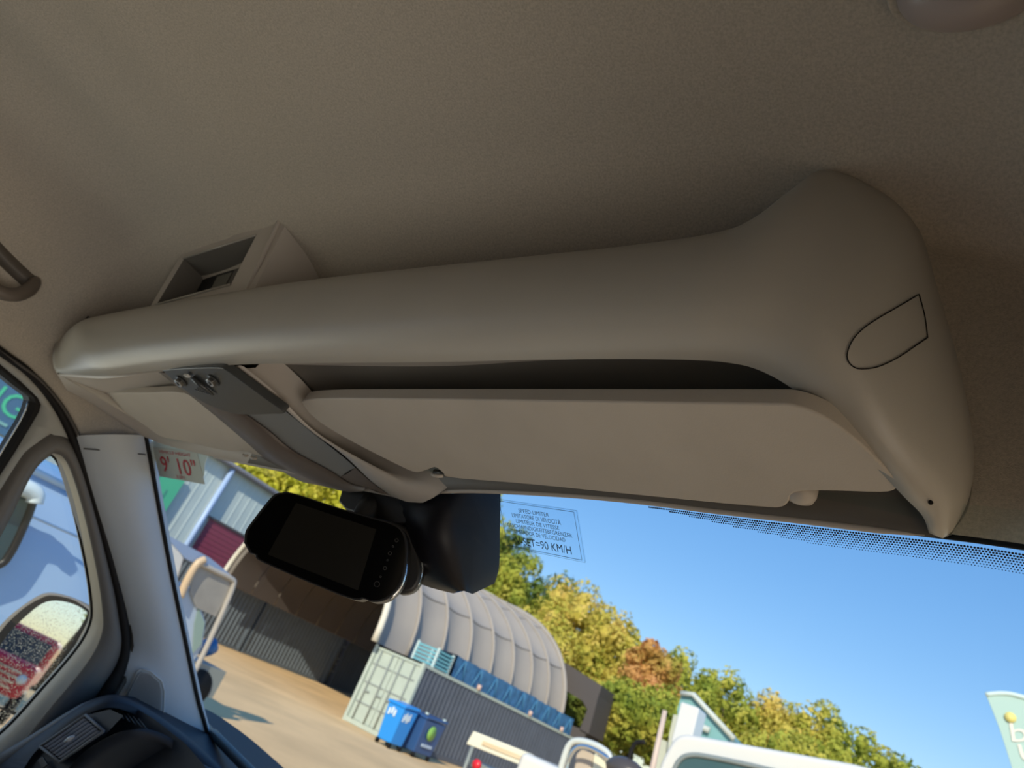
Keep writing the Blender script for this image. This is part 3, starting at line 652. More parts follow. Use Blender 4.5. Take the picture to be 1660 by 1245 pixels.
bpn = t_.nodes.new('ShaderNodeBump'); bpn.inputs['Strength'].default_value = .35; bpn.inputs['Distance'].default_value = .0004
t_.links.new(vo.outputs['Distance'], rp.inputs[0]); t_.links.new(rp.outputs[0], bpn.inputs['Height']); t_.links.new(bpn.outputs[0], t_.nodes['Principled BSDF'].inputs['Normal'])
gl = crs([(-60, 1085), (-10, 1056), (20, 1020), (60, 984), (84, 974), (112, 977), (136, 988), (141, 996), (134, 1010), (110, 1052), (80, 1098), (46, 1150), (36, 1157), (20, 1152), (-60, 1125)], 60)
prism('main_glass', [WM(*p, d=.004) for p in gl[:-1]], -wn*.003, mg, wm)
g2 = crs([(-60, 1134), (-20, 1142), (12, 1154), (25, 1163), (20, 1176), (0, 1186), (-60, 1194)], 30)
prism('wide_angle_glass', [WM(*p, d=.004) for p in g2[:-1]], -wn*.003, mg, wm)
tube('mirror_arm', [wp-wn*.05+np.array([.0, 0, -.2]), np.array([-1.0, 1.1, 1.42]), np.array([-.92, 1.05, 1.38])], .03, blackp, wm)
# own van's outer side skin (seen in the mirror), white
mb = MB(); mb.box((-.97, -3.3, 1.75), (.06, 4.3, 1.9)); mb.box((-.97, -.4, 1.1), (.06, 1.6, .6)); mb.box((-.93, .2, 1.05), (.06, 1.8, .7))
o = mb.build('wall_outer', whitep); tag(o, kind='structure')

# ================================================================== OUTSIDE
gm = mat('yard_gravel', (.80, .54, .28), .95, nscale=.35, namt=.16, bump=.6, bscale=8, detail=8)
o = mesh('ground', [(-140, -120, 0), (140, -120, 0), (140, 160, 0), (-140, 160, 0)], [(0, 1, 2, 3)], gm, base=(0, 0, 0)); tag(o, kind='structure')

# warehouse ------------------------------------------------------
wall = mat('pale_cladding', (.56, .66, .66), .5, nscale=.8, namt=.04); pipe = mat('blue_downpipe', (.38, .52, .80), .4)
wh = thing('warehouse', (-41, 25, 0), 'pale blue-green clad warehouse with maroon roller door at the left', 'building')
XW = -38
# cladding ribs as geometry
V = []; Fc = []; y = 2.0; k = 0; prof = [(0, 0), (.42, 0), (.46, .018), (.54, .018), (.58, 0)]
ys = []
while y < 52:
    for dy, dx in prof: ys.append((y+dy, dx))
    y += .62
for yy, dx in ys: V += [(XW+dx, yy, 0), (XW+dx, yy, 9.15)]
Fc = [(2*i, 2*i+2, 2*i+3, 2*i+1) for i in range(len(ys)-1)]
mesh('cladding', V, Fc, wall, wh)
box('end_wall', (XW-6, 2, 4.6), (12, .2, 9.2), wall, wh); box('back_wall', (XW-6, 52, 4.6), (12, .2, 9.2), wall, wh)
rf = mat('grey_roofing', (.33, .32, .33), .7)
mesh('roof', [(XW+.5, 1.5, 9.2), (XW+.5, 52.5, 9.2), (XW-6, 52.5, 10.0), (XW-6, 1.5, 10.0), (XW-12, 1.5, 9.2), (XW-12, 52.5, 9.2)], [(0, 1, 2, 3), (3, 2, 5, 4)], rf, wh)
tube('gutter', [(XW+.45, 1.5, 9.15), (XW+.45, 52.5, 9.15)], .16, mat('gutter_grey', (.22, .22, .25), .5), wh)
for yy in (24.85, 20.6, 34, 43): tube('downpipe', [(XW+.3, yy, 9.1), (XW+.3, yy, 0)], .17, pipe, wh)
dm = mat('maroon_door', (.27, .055, .10), .45)
mb = MB()
for i in range(20): mb.box((XW+.12, 28.1, .3+i*.29), (.06, 5.4, .27))
mb.build('roller_door', dm, wh)
box('door_lintel', (XW+.15, 28.1, 5.9), (.14, 5.7, .14), mat('dark_lintel', (.08, .08, .09), .6), wh)
tube('wall_lamp', [(XW+.2, 35.0, 7.1), (XW+.5, 35.0, 7.1)], .16, mat('lamp_grey', (.4, .42, .42), .5), wh)
gs = mat('green_sign', (.10, .55, .33), .5)
o = box('wall_sign', (XW+.25, 20.4, 5.9), (.1, 4.2, 2.6), gs); tag(o, 'green sign with grey letters behind the height sticker on the pale warehouse', 'sign')
sg = text('letters', 'IN', (XW+.32, 20.9, 5.2), (0, 1.0, 0), (0, 0, .85), mat('sign_letter_grey', (.10, .36, .30), .6), o)
bs = mat('blue_sign', (.10, .22, .38), .5)
t = thing('banner_sign', (XW+.3, 10.5, 4.4), 'dark blue banner with large green letters seen through the left door window', 'sign')
box('board', (XW+.3, 9.5, 5.9), (.12, 9.5, 2.6), bs, t); box('yellow_edge', (XW+.3, 9.5, 7.4), (.14, 9.5, .4), mat('sign_yellow', (.55, .68, .22), .5), t)
text('letters', 'NG', (XW+.38, 10.9, 5.45), (0, 2.3, 0), (0, 0, 1.15), mat('sign_green', (.12, .72, .42), .5), t)
box('small_text_line', (XW+.38, 12.5, 5.05), (.03, 1.0, .14), mat('sign_pale', (.3, .6, .6), .5), t)

# dark containers (left row) -------------------------------------
def corrug(name, x, y0, y1, z0, z1, m, parent, out=1, pitch=.28, dep=.045):
    V = []; ys = []; y = y0
    while y < y1-pitch:
        for a, d in ((0, 0), (.28, 0), (.42, 1), (.80, 1)): ys.append((y+a*pitch, d*dep))
        y += pitch
    ys.append((y1, 0))
    for yy, d in ys: V += [(x-out*d, yy, z0), (x-out*d, yy, z1)]
    return mesh(name, V, [(2*i, 2*i+2, 2*i+3, 2*i+1) for i in range(len(ys)-1)], m, parent)
def container(x0, x1, y0, y1, h, body, doorM, label, group=None):
    t = thing('shipping_container', ((x0+x1)/2, (y0+y1)/2, 0), label, 'container', group)
    corrug('side_wall', x1-.03, y0+.12, y1-.12, .16, h-.1, body, t); corrug('side_wall', x0+.03, y0+.12, y1-.12, .16, h-.1, body, t, out=-1)
    box('roof', ((x0+x1)/2, (y0+y1)/2, h-.03), (x1-x0-.05, y1-y0, .06), body, t); box('end_wall', ((x0+x1)/2, y1-.05, h/2), (x1-x0-.1, .06, h-.1), body, t)
    for xx in (x0+.06, x1-.06):
        for yy in (y0+.06, y1-.06): box('corner_post', (xx, yy, h/2), (.14, .14, h), doorM, t)
        box('top_rail', (xx, (y0+y1)/2, h-.05), (.09, y1-y0, .11), doorM if xx > x0+.1 else body, t); box('bottom_rail', (xx, (y0+y1)/2, .09), (.09, y1-y0, .15), body, t)
    box('door_header', ((x0+x1)/2, y0+.05, h-.07), (x1-x0, .1, .14), doorM, t); box('door_sill', ((x0+x1)/2, y0+.05, .09), (x1-x0, .1, .16), doorM, t)
    w = (x1-x0-.28)/2
    for s in (0, 1):
        cx = x0+.14+w*(s+.5); d = box('door', (cx, y0+.07, h/2+.02), (w-.03, .05, h-.32), doorM, t)
        for zz in (h*.27, h*.52, h*.76): box('door_rib', (cx, y0+.04, zz), (w-.12, .03, .05), MATS['rib_grey'], d)
        for dx in (-.22, .22):
            tube('lock_bar', [(cx+dx*w*1.2, y0+.01, .15), (cx+dx*w*1.2, y0+.01, h-.14)], .035, MATS['rib_grey'], d, n=6)
            box('lock_handle', (cx+dx*w*1.2+.1, y0-.005, h*.42), (.26, .03, .05), MATS['rib_grey'], d)
    return t
mat('rib_grey', (.26, .29, .28), .5)
darkc = mat('dark_slate_steel', (.115, .145, .18), .5, nscale=2, namt=.08); darkc2 = mat('navy_steel', (.055, .065, .085), .5, nscale=2, namt=.08)
container(-33.6, -31, 14.5, 26.6, 3.0, darkc, darkc, 'slate grey corrugated container at the left end of the far row', 'slate containers in the far row')
container(-33.6, -31, 26.8, 33.6, 3.0, darkc, darkc, 'slate grey corrugated container in the far row, just left of the navy one', 'slate containers in the far row')
container(-33.4, -30.7, 33.8, 44.5, 3.1, darkc2, darkc2, 'navy corrugated container in the far row under the fabric shelter')
navy = mat('blue_black_steel', (.085, .10, .135), .45, nscale=1.5, namt=.1); sage = mat('sage_door_steel', (.46, .53, .47), .5, nscale=3, namt=.05)
container(-17.45, -15.0, 20.9, 36.3, 2.72, navy, sage, 'navy corrugated container with sage green end doors beside the blue bins')
# things on the container roof
tb = mat('teal_plastic', (.16, .46, .55), .5); bl = mat('blue_netting', (.045, .16, .33), .7, nscale=3, namt=.35)
t = thing('pallet_crate', (-15.6, 21.9, 2.72), 'pale teal slatted crate on the near end of the navy container roof', 'crate')
for i in range(5): box('slat', (-15.6, 21.5, 2.80+i*.13), (1.1, .05, .07), tb, t); 
for i in range(5): box('slat', (-15.08, 22.0, 2.80+i*.13), (.05, 1.0, .07), tb, t)
for x, y in ((-16.1, 21.5), (-15.1, 21.5), (-15.1, 22.5), (-16.1, 22.5)): box('post', (x, y, 3.07), (.09, .09, .7), mat('pale_post', (.55, .68, .68), .5) if 'pale_post' not in MATS else MATS['pale_post'], t)
t = thing('netting_stack', (-15.9, 28, 2.72), 'long blue netted stack of racking lying along the navy container roof', 'racking')
V = []; Fc = []
for i, yy in enumerate(np.linspace(23.0, 34.5, 47)):
    hh = .75+.06*rng.random(); V += [(-15.25+.04*rng.random(), yy, 2.73), (-15.3+.04*rng.random(), yy, 2.73+hh), (-16.3, yy, 2.73+hh*.95), (-16.4, yy, 2.73)]
for i in range(46):
    for j in range(3): Fc.append((4*i+j, 4*i+4+j, 4*i+5+j, 4*i+1+j))
mesh('netting', V, Fc, bl, t)
for i, yy in enumerate(np.linspace(23.2, 34.3, 18)):
    tube('upright', [(-15.2, yy, 2.73), (-15.2, yy+.3*(-1)**i, 3.45)], .025, mat('blue_steel', (.07, .25, .45), .5) if 'blue_steel' not in MATS else MATS['blue_steel'], t, n=5)
for yy in (24.8, 29.5, 33.0):
    o = tube('roof_lamp', [(-15.02, yy, 2.72), (-15.02, yy, 2.92)], .09, mat('pinkish_lamp', (.65, .45, .38), .4) if 'pinkish_lamp' not in MATS else MATS['pinkish_lamp'])
    tag(o, {24.8: 'small pinkish lamp on the container roof edge, nearest the crate', 29.5: 'small pinkish lamp midway along the container roof edge', 33.0: 'small pinkish lamp at the far end of the container roof edge'}[yy], 'lamp', 'lamps on the container roof edge')

# fabric shelter ---------------------------------------------------
fab = mat('shelter_fabric', (.36, .325, .295), .65, nscale=.6, namt=.05); shade_lining = mat('brown_shade_lining', (.085, .07, .065), .8); pole = mat('cream_steel', (.72, .68, .58), .5)
st = thing('fabric_shelter', (-23.9, 29, 2.7), 'arched pale fabric tunnel shelter spanning between the container rows', 'shelter')
cxs, aa, hh, ex = -23.9, 6.7, 5.5, 2.0/2.35
def arc(t, y, g=0):
    hh = 4.4+1.1*(y-21.3)/15.7
    th = math.pi*t; c_, s_ = math.cos(th), math.sin(th)
    sk = -1.3*math.copysign(abs(c_)**ex, c_)*max(0, (37-y)/15.7)
    return np.array([cxs+(aa+g)*math.copysign(abs(c_)**ex, c_), y+sk+.4*max(0, (37-y)/15.7), 2.75+(hh+g)*abs(s_)**ex])
Ys = np.linspace(21.3, 37.0, 9); tsn = [0, .17, .33, .5, .67, .83, 1.0]
for i in range(8):
    for j in range(6):
        rws = []
        for a in np.linspace(0, 1, 6):
            rws.append([arc(tsn[j]+(tsn[j+1]-tsn[j])*b, Ys[i]+(Ys[i+1]-Ys[i])*a, g=-.36*math.sin(math.pi*a)*(.4+.6*math.sin(math.pi*b))) for b in np.linspace(0, 1, 6)])
        grid('fabric_panel', rws, fab, st)
        if j > 1: grid('shade_lining_panel', [[arc(tsn[j]+(tsn[j+1]-tsn[j])*b, Ys[i]+(Ys[i+1]-Ys[i])*a, g=-.5) for b in (0, .33, .66, 1)] for a in (0, .5, .97)], shade_lining, st)  # inner skin added in dark brown to give the shade inside the shelter
for i, yy in enumerate(Ys): tube('arch_rib', [arc(t, yy, .03) for t in np.linspace(0, 1, 40)], .13 if i in (0, 8) else .07, pole if i == 0 else fab, st, n=8)
for tq in (.17, .33): tube('purlin', [arc(tq, yy, .0-.144*abs(math.sin(math.pi*(yy-21.3)/1.9625))) for yy in np.linspace(21.3, 37, 65)], .05, fab, st, n=6)

# bins --------------------------------------------------------------
def bin_(x, y, w, d, h, m, label, extra=None):
    t = thing('wheelie_bin', (x, y, 0), label, 'bin')
    V = []
    for z, k in ((.14, .82), (h, 1)):
        V += [(x-w/2*k, y-d/2*k, z), (x+w/2*k, y-d/2*k, z), (x+w/2*k, y+d/2*k, z), (x-w/2*k, y+d/2*k, z)]
    mesh('bin_body', V, [(3, 2, 1, 0), (4, 5, 6, 7), (0, 1, 5, 4), (1, 2, 6, 5), (2, 3, 7, 6), (3, 0, 4, 7)], m, t, bevel=.04)
    mesh('lid', [(x-w/2-.04, y-d/2-.05, h), (x+w/2+.04, y-d/2-.05, h), (x+w/2+.04, y+d/2+.04, h+.05), (x-w/2-.04, y+d/2+.04, h+.05), (x-w/2-.04, y-d/2, h+.08), (x+w/2+.04, y-d/2, h+.08), (x+w/2+.04, y+d/2, h+.14), (x-w/2-.04, y+d/2, h+.14)], [(3, 2, 1, 0), (4, 5, 6, 7), (0, 1, 5, 4), (1, 2, 6, 5), (2, 3, 7, 6), (3, 0, 4, 7)], m, t, bevel=.03)
    for sx in (-1, 1):
        for sy in (-1, 1): tube('wheel', [(x+sx*w*.36-.03, y+sy*d*.36, .09), (x+sx*w*.36+.03, y+sy*d*.36, .09)], .09, softblack, t, n=12)
    return t
t = bin_(-14.25, 19.75, .72, .80, 1.22, mat('bright_blue_plastic', (.02, .28, .80), .4), 'bright blue wheeled bin with a white mark, against the sage doors')
for k in range(4): box('white_mark', (-13.92+.0, 19.52+.1*k, .95+.06*(k % 2)), (.06, .06, .22), labelwhite, t)
for k in range(3): box('white_mark', (-14.42+.12*k, 19.34, .98+.05*(k % 2)), (.07, .03, .20), labelwhite, t)
t = bin_(-14.1, 21.0, .85, 1.25, 1.18, mat('dark_blue_plastic', (.03, .09, .25), .4), 'dark blue four-wheeled bin with a green logo, beside the bright blue one')
tube('green_logo', [(-13.66, 20.95, .82), (-13.655, 20.95, .82)], .23, mat('lime_green', (.25, .50, .10), .5), t, n=16)
box('white_text_bar', (-13.70, 21.0, .42), (.03, .6, .09), mat('pale_blue_print', (.45, .55, .7), .5), t)
for yy in (20.4, 21.5): tube('lid_knob', [(-13.75, yy, 1.3), (-13.75, yy, 1.36)], .06, MATS['pale_post'], t, n=8)

# light board trailer -----------------------------------------------
cream = mat('cream_board', (.78, .75, .60), .5); 
q = [AY(768, 1185, 14.0), AY(866, 1224, 14.6), AY(862, 1248, 14.6), AY(756, 1206, 14.0)]
t = thing('board_trailer', (q[0][0]+.8, 14.3, 0), 'cream painted board trailer with a red lamp, in front of the navy container', 'trailer')
prism('tail_board', q, (-.05, .07, 0), cream, t, bevel=.02)
pp = [bil(q, .2, .38), bil(q, .85, .38), bil(q, .85, .66), bil(q, .2, .66)]; prism('orange_stripe', [p+np.array([.01, -.02, 0]) for p in pp], (0, .01, 0), mat('faded_orange', (.72, .55, .35), .5), t)
box('blue_mark', bil(q, .92, .72)+np.array([.02, -.04, 0]), (.05, .02, .08), mat('mark_blue', (.05, .25, .6), .5), t)
rl = AY(774, 1240, 14.0); tube('red_lamp', [rl, rl+np.array([0, -.06, 0])], .10, mat('red_lens', (.75, .02, .04), .3), t, n=14)
for u in (.1, .9):
    a = bil(q, u, 1); tube('post', [a, np.array([a[0], a[1], 0])], .04, MATS['rib_grey'], t)
bb = (q[2]+q[3])/2; box('chassis', (bb[0], bb[1]+.8, 1.0), (1.2, 1.6, .12), MATS['rib_grey'], t, rz=-.2)
for sx in (-.6, .6): tube('wheel', [(bb[0]+sx-.08, bb[1]+.8, .35), (bb[0]+sx+.08, bb[1]+.8, .35)], .35, softblack, t, n=18)

# white motorhome to the right of the trailer: rounded cab with pipes ------
def solidquad(name, pxs, Y, dy, m, parent, bevel=.02): return prism(name, [AY(x, y, Y) for x, y in pxs], (0, dy, 0), m, parent, bevel=bevel)
mv = thing('white_van', (-3.6, 13.5, 0), 'white van with a rounded windscreen at the bottom right, behind the antenna', 'van')
vo_ = crs([(1060, 1300), (1066, 1248), (1080, 1215), (1092, 1197), (1106, 1190), (1130, 1192), (1220, 1208), (1320, 1226), (1410, 1245), (1440, 1275), (1450, 1330), (1400, 1430), (1200, 1420), (1080, 1380)], 50)
prism('body_shell', [AY(x, y, 11.0) for x, y in vo_[:-1]], (0, 5, 0), whitep, mv, bevel=.08)
wo = crs([(1082, 1310), (1090, 1258), (1102, 1232), (1122, 1224), (1155, 1228), (1230, 1244), (1320, 1268), (1365, 1295), (1370, 1340), (1200, 1380), (1090, 1350)], 40)
prism('windscreen', [AY(x, y, 10.97) for x, y in wo[:-1]], (0, .02, 0), mat('blue_windscreen', (.06, .12, .14), .06), mv)
wr = [AY(x, y, 10.96) for x, y in wo]; tube('windscreen_seal', wr, .035, mat('seal_grey', (.22, .26, .27), .5), mv)
bc = np.mean([AY(x, y, 11.0) for x, y in vo_], 0)
box('lower_body', (bc[0], 12.8, .8), (2.0, 3.5, .8), whitep, mv, bevel=.1)
for sx in (-.75, .75): tube('wheel', [(bc[0]+sx-.1, 12, .36), (bc[0]+sx+.1, 12, .36)], .36, softblack, mv, n=18)
box('roof_vent', AY(1117, 1180, 12.5), (.32, .5, .65), whitep, mv, bevel=.03)
# grey framed vehicle mirrors/door frames
t = thing('lorry_cab', (-5.2, 11.5, 0), 'white lorry cab with curved chrome mirror frames left of the white van', 'lorry')
m1 = mat('pale_tube', (.62, .66, .64), .3)
tube('mirror_frame', crs([AY(905, 1262, 10), AY(915, 1225, 10), AY(925, 1205, 10), AY(940, 1201, 10), AY(965, 1208, 10), AY(986, 1222, 10), AY(990, 1240, 10)], 20), .045, m1, t)
tube('mirror_frame', crs([AY(913, 1268, 9.8), AY(922, 1230, 9.8), AY(935, 1212, 9.8), AY(952, 1211, 9.8), AY(975, 1222, 9.8), AY(986, 1230, 9.8)], 20), .03, chrome, t)
solidquad('mirror_pad', [(928, 1262), (934, 1222), (945, 1212), (962, 1222), (956, 1262)], 10.1, .12, mat('tan_vinyl', (.50, .42, .34), .6), t)
solidquad('mirror_pad', [(958, 1262), (962, 1222), (988, 1228), (984, 1265)], 10.1, .12, cream, t)
a = AY(950, 1300, 10.6); box('cab_body', (a[0]-.3, 11.6, .95), (1.9, 2.0, 1.5), whitep, t, bevel=.1)
for sx in (-.7, .7): tube('wheel', [(a[0]-.3+sx-.1, 11.4, .36), (a[0]-.3+sx+.1, 11.4, .36)], .36, softblack, t, n=18)
t = thing('round_mirror', AY(1018, 1240, 6)*[1, 1, 0]+np.array([0, 0, 1.2]), 'black bulging mirror on a curved stalk just left of the white van', 'mirror')
c = AY(1014, 1250, 6); rws = []
for k in range(9):
    a_k = -math.pi/2+k/8*math.pi; rws.append([c+np.array([.17*math.cos(a_k)*math.cos(b), .12*math.cos(a_k)*math.sin(b), .10*math.sin(a_k)]) for b in np.linspace(0, 2*math.pi, 25)[:-1]])
grid('mirror_shell', rws, mat('dark_shell', (.08, .07, .07), .3), t, closed=True)
tube('stalk', crs([AY(1019, 1235, 6), AY(1024, 1215, 6), AY(1032, 1204, 6), AY(1045, 1203, 6)], 10), .018, softblack, t)
tube('mount_post', [c+np.array([0, 0, -.05]), np.array([c[0], c[1], .0])], .03, softblack, t)
a = AY(1058, 1245, 9); b = AY(1078, 1152, 9)
o = tube('antenna', [a+(a-b)*1.3, a, b], [.05, .038, .03], mat('pinkish_pole', (.62, .50, .44), .5)); tag(o, 'thin pale pinkish pole rising beside the white van', 'pole')

# dark frame building and hut ------------------------------------------
t = thing('dark_building', (-16, 38.6, 0), 'dark grey boxy building just beyond the end of the fabric shelter', 'building')
dk = mat('dark_grey_cladding', (.085, .075, .075), .7)
def zc(px, py, Y): return AY(px, py, Y)
solidquad('wall', [(903, 1066), (976, 1112), (970, 1128), (954, 1190), (940, 1182), (952, 1150), (944, 1136), (905, 1112)], 38.6, 2.2, dk, t, bevel=0)
a = AY(950, 1185, 38.6); box('base', (a[0]-.5, 39.7, a[2]/2), (1.0, 2, a[2]), dk, t)
o = tube('dome_lamp', [AY(902, 1076, 38)*[1, 1, 0], AY(902, 1076, 38)-[0, 0, .2], AY(902, 1076, 38), AY(901, 1066, 38)], [.06, .06, .35, .2], whitep); tag(o, 'white lamp above the end of the fabric shelter', 'lamp')
t = thing('gable_hut', (-9, 36, 0), 'turquoise gabled building with white roof edge in front of the right trees', 'building')
tq = mat('turquoise_cladding', (.19, .40, .42), .5, nscale=2, namt=.05)
solidquad('gable_wall', [(1105, 1125), (1122, 1128), (1186, 1196), (1180, 1206), (1130, 1194), (1100, 1190), (1098, 1150)], 36, 6, tq, t, bevel=0)
tube('roof_edge', [AY(1104, 1124, 35.8), AY(1124, 1126, 35.8), AY(1190, 1198, 35.8)], .13, mat('pale_edge', (.55, .60, .58), .5), t)
tube('window_band', [AY(1122, 1172, 35.8), AY(1150, 1184, 35.8)], .15, MATS['pale_edge'], t)
solidquad('side_wall', [(1085, 1190), (1092, 1158), (1108, 1162), (1106, 1190), (1190, 1212), (1180, 1240), (1080, 1235)], 35.5, 1, mat('pale_sage_wall', (.52, .55, .46), .6), t, bevel=0)
a = AY(1140, 1225, 36); box('lower_wall', (a[0], 38.5, a[2]/2), (4.5, 5, a[2]), MATS['pale_sage_wall'], t)
solidquad('white_tank', [(1101, 1190), (1107, 1155), (1123, 1159), (1117, 1192)], 34, 1.0, whitep, t, bevel=.05)

# feather flag ------------------------------------------------------------
t = thing('feather_flag', AY(1650, 1300, 9)*[1, 1, 0], 'pale teal feather flag with cream letters and yellow dot at the right edge', 'flag')
fl = mat('flag_teal', (.42, .60, .57), .7); YF = 9
fo = crs([(1599, 1127), (1625, 1126), (1650, 1130), (1680, 1145), (1710, 1200), (1720, 1400)], 16).tolist()+crs([(1690, 1420), (1665, 1330), (1640, 1243), (1620, 1180), (1599, 1127)], 16).tolist()
prism('banner', [AY(x, y, YF) for x, y in fo], (0, .02, 0), fl, t)
tube('pole', [AY(x, y, YF) for x, y in crs([(1598, 1126), (1625, 1124), (1650, 1128), (1682, 1143), (1714, 1200), (1724, 1400)], 20)]+[AY(1724, 1400, YF)*[1, 1, 0]], .025, mat('flag_pole', (.62, .78, .78), .3), t)
P = AY(1638, 1163, YF-.01); tube('dot', [P, P+np.array([0, -.01, 0])], .05, mat('flag_yellow', (.8, .72, .25), .6), t, n=16)
fw = mat('flag_cream', (.78, .76, .68), .6)
O = AY(1641, 1203, YF-.01); text('letters', 'b', O, AY(1668, 1202, YF-.01)-O, AY(1636, 1172, YF-.01)-O, fw, t)
O = AY(1657, 1234, YF-.01); text('letters', 'u', O, AY(1684, 1238, YF-.01)-O, AY(1649, 1206, YF-.01)-O, fw, t)

# van parked alongside -------------------------------------------------------
bv = mat('white_paint_sky_tint', (.42, .58, .82), .16, coat=1.0)  # white van; blue of the reflected sky is put into the paint colour
t = thing('parked_van', (-4.5, 1.4, 0), 'white glossy panel van with reflected sky blue put in its colour, parked alongside, seen through the left quarter window', 'van')
XV = -3.6; prof = []
secs = [(-5.2, .0), (2.2, .0), (2.45, -.12), (2.6, -.35)]
rws = []
for yy, dz in secs:
    rws.append([(XV+.02, yy, .35), (XV+.04, yy, .9), (XV, yy, 1.15), (XV-.04, yy, 1.7), (XV-.12, yy, 2.02+dz), (XV-.22, yy, 2.14+dz), (XV-.45, yy, 2.22+dz), (XV-1.0, yy, 2.26+dz), (XV-1.9, yy, 2.22+dz), (XV-2.05, yy, 1.9+dz), (XV-2.05, yy, .35)])
grid('body_shell', rws, bv, t)
mesh('front_end', [(XV+.02, 2.6, .35), (XV-.04, 2.6, 1.3), (XV-.3, 2.6, 1.85), (XV-2.0, 2.6, 1.85), (XV-2.05, 2.6, .35), (XV-.25, 3.2, .35), (XV-.25, 3.1, 1.0), (XV-1.85, 3.1, 1.0), (XV-1.85, 3.2, .35)], [(0, 1, 6, 5), (1, 2, 6), (2, 3, 7, 6), (3, 4, 8, 7), (5, 6, 7, 8)], bv, t)
tube('roof_rail', [(XV-.16, -5.2, 2.12), (XV-.16, 2.2, 2.12)], .022, mat('rail_pale', (.6, .72, .85), .3), t)
wq_ = crs([AX(-80, 780, XV+.03), AX(-20, 770, XV+.03), AX(30, 795, XV+.03), AX(48, 802, XV+.03), AX(54, 812, XV+.03), AX(40, 850, XV+.03), AX(15, 900, XV+.03), AX(-10, 920, XV+.03), AX(-120, 960, XV+.03)], 30)
prism('side_window', wq_, (-.02, 0, 0), mat('van_window', (.03, .08, .10), .04), t); tube('window_rim', wq_, .022, blackp, t)
tube('handle_rail', crs([AX(-30, 768, XV+.08), AX(20, 785, XV+.08), AX(45, 793, XV+.08), AX(58, 803, XV+.08), AX(56, 815, XV+.08)], 16), .045, labelwhite, t)
tube('body_seam', [(XV+.005, -1.0, 1.9), (XV+.005, 2.5, 1.9)], .008, MATS['rail_pale'], t, n=5)
for yy in (-3.8, 1.9): tube('wheel', [(XV+.03, yy, .36), (XV-.2, yy, .36)], .36, softblack, t, n=20)

# white flatbed with screen frame at left of the windscreen --------------------
t = thing('flatbed_truck', (-11.6, 8.0, 0), 'white utility truck with clear side screen and tan tube frame, behind the left pillar', 'truck')
XT = -11.0
def TX(x, y, d=0): return AX(x, y, XT+d)
prism('cab_back', [TX(220, 860), TX(262, 868), TX(295, 890), TX(300, 905), TX(288, 945), TX(270, 960), TX(220, 960)], (-1.2, 0, 0), whitep, t, bevel=.05)
prism('cab_window', [TX(240, 905, .02), TX(275, 912, .02), TX(282, 925, .02), TX(272, 945, .02), TX(240, 940, .02)], (-.02, 0, 0), mat('cab_window_dark', (.10, .13, .12), .2), t)
prism('headboard', [TX(262, 862, .01), TX(340, 904, .01), TX(372, 930, .01), TX(368, 940, .01), TX(330, 920, .01), TX(300, 905, .01)], (-.3, 0, 0), mat('blue_cover', (.28, .38, .58), .6), t)
tube('tan_tube', crs([TX(292, 968, .1), TX(300, 948, .1), TX(312, 925, .1), TX(322, 912, .1), TX(332, 907, .1)], 14), .07, mat('tan_tube', (.62, .46, .30), .4), t)
prism('clear_screen', [TX(318, 912, .05), TX(370, 938, .05), TX(378, 948, .05), TX(350, 1000, .05), TX(318, 985, .05), TX(308, 960, .05)], (-.02, 0, 0), mat('hazy_screen', (.36, .34, .31), .25, nscale=2, namt=.15), t)
tube('screen_frame', crs([TX(318, 910, .08), TX(350, 926, .08), TX(374, 938, .08), TX(378, 950, .08), TX(355, 1005, .08), TX(332, 1055, .08), TX(312, 1095, .08)], 24), .05, mat('frame_beige', (.45, .42, .38), .4), t)
prism('bonnet', [TX(285, 965), TX(310, 950), TX(325, 975), TX(335, 1010), TX(330, 1050), TX(310, 1085), TX(300, 1120), TX(270, 1120), TX(260, 1000)], (-1.3, 0, 0), mat('pale_blue_paint', (.46, .56, .70), .25, coat=.5), t, bevel=.06)
prism('side_glass', [TX(322, 985, .03), TX(332, 1010, .03), TX(326, 1045, .03), TX(312, 1060, .03), TX(316, 1010, .03)], (-.02, 0, 0), mat('greenish_glass', (.30, .42, .38), .1), t)
a = TX(300, 1010); box('chassis', (a[0]-.7, a[1]-.3, .55), (1.4, 3.4, .5), MATS['rib_grey'], t)
a2 = TX(318, 1130, .05); tube('front_post', [TX(318, 1070, -.1), TX(322, 1120, -.1), (XT-.1, TX(322, 1120)[1], .3)], .06, MATS['pale_blue_paint'], t)
tube('blue_drum', [TX(336, 1042, -.5), TX(338, 1056, -.5)], .18, mat('drum_blue', (.05, .18, .40), .4), t, n=14)
for yy in (-1.4, .9): tube('wheel', [(XT+.02, a[1]+yy, .36), (XT-.25, a[1]+yy, .36)], .36, softblack, t, n=18)

# things behind, seen in the wing mirror -------------------------------------------
t = thing('red_truck', (-3.1, -17, 0), 'bright red pickup standing behind, visible only in the wing mirror', 'truck')
rp_ = mat('red_paint', (.62, .02, .04), .3, coat=.5)
box('cab', (-3.1, -17.50, 1.25), (1.6, 1.6, 1.1), rp_, t, bevel=.15); box('bonnet', (-3.1, -16.20, .85), (1.6, 1.4, .7), rp_, t, bevel=.12)
box('windscreen', (-3.1, -16.67, 1.42), (1.3, .06, .5), mat('pickup_glass', (.1, .11, .12), .1), t)
mb = MB()
for i in range(4): mb.box((-3.1, -15.48, .65+i*.11), (1.1, .05, .04))
mb.build('radiator_bars', chrome, t)
for sx in (-.75, .75):
    tube('headlamp', [(-3.1+sx*.85, -15.50, .88), (-3.1+sx*.85, -15.45, .88)], .10, labelwhite, t, n=12)
    tube('wheel', [(-3.1+sx-.1, -16.10, .35), (-3.1+sx+.1, -16.10, .35)], .35, softblack, t, n=16)

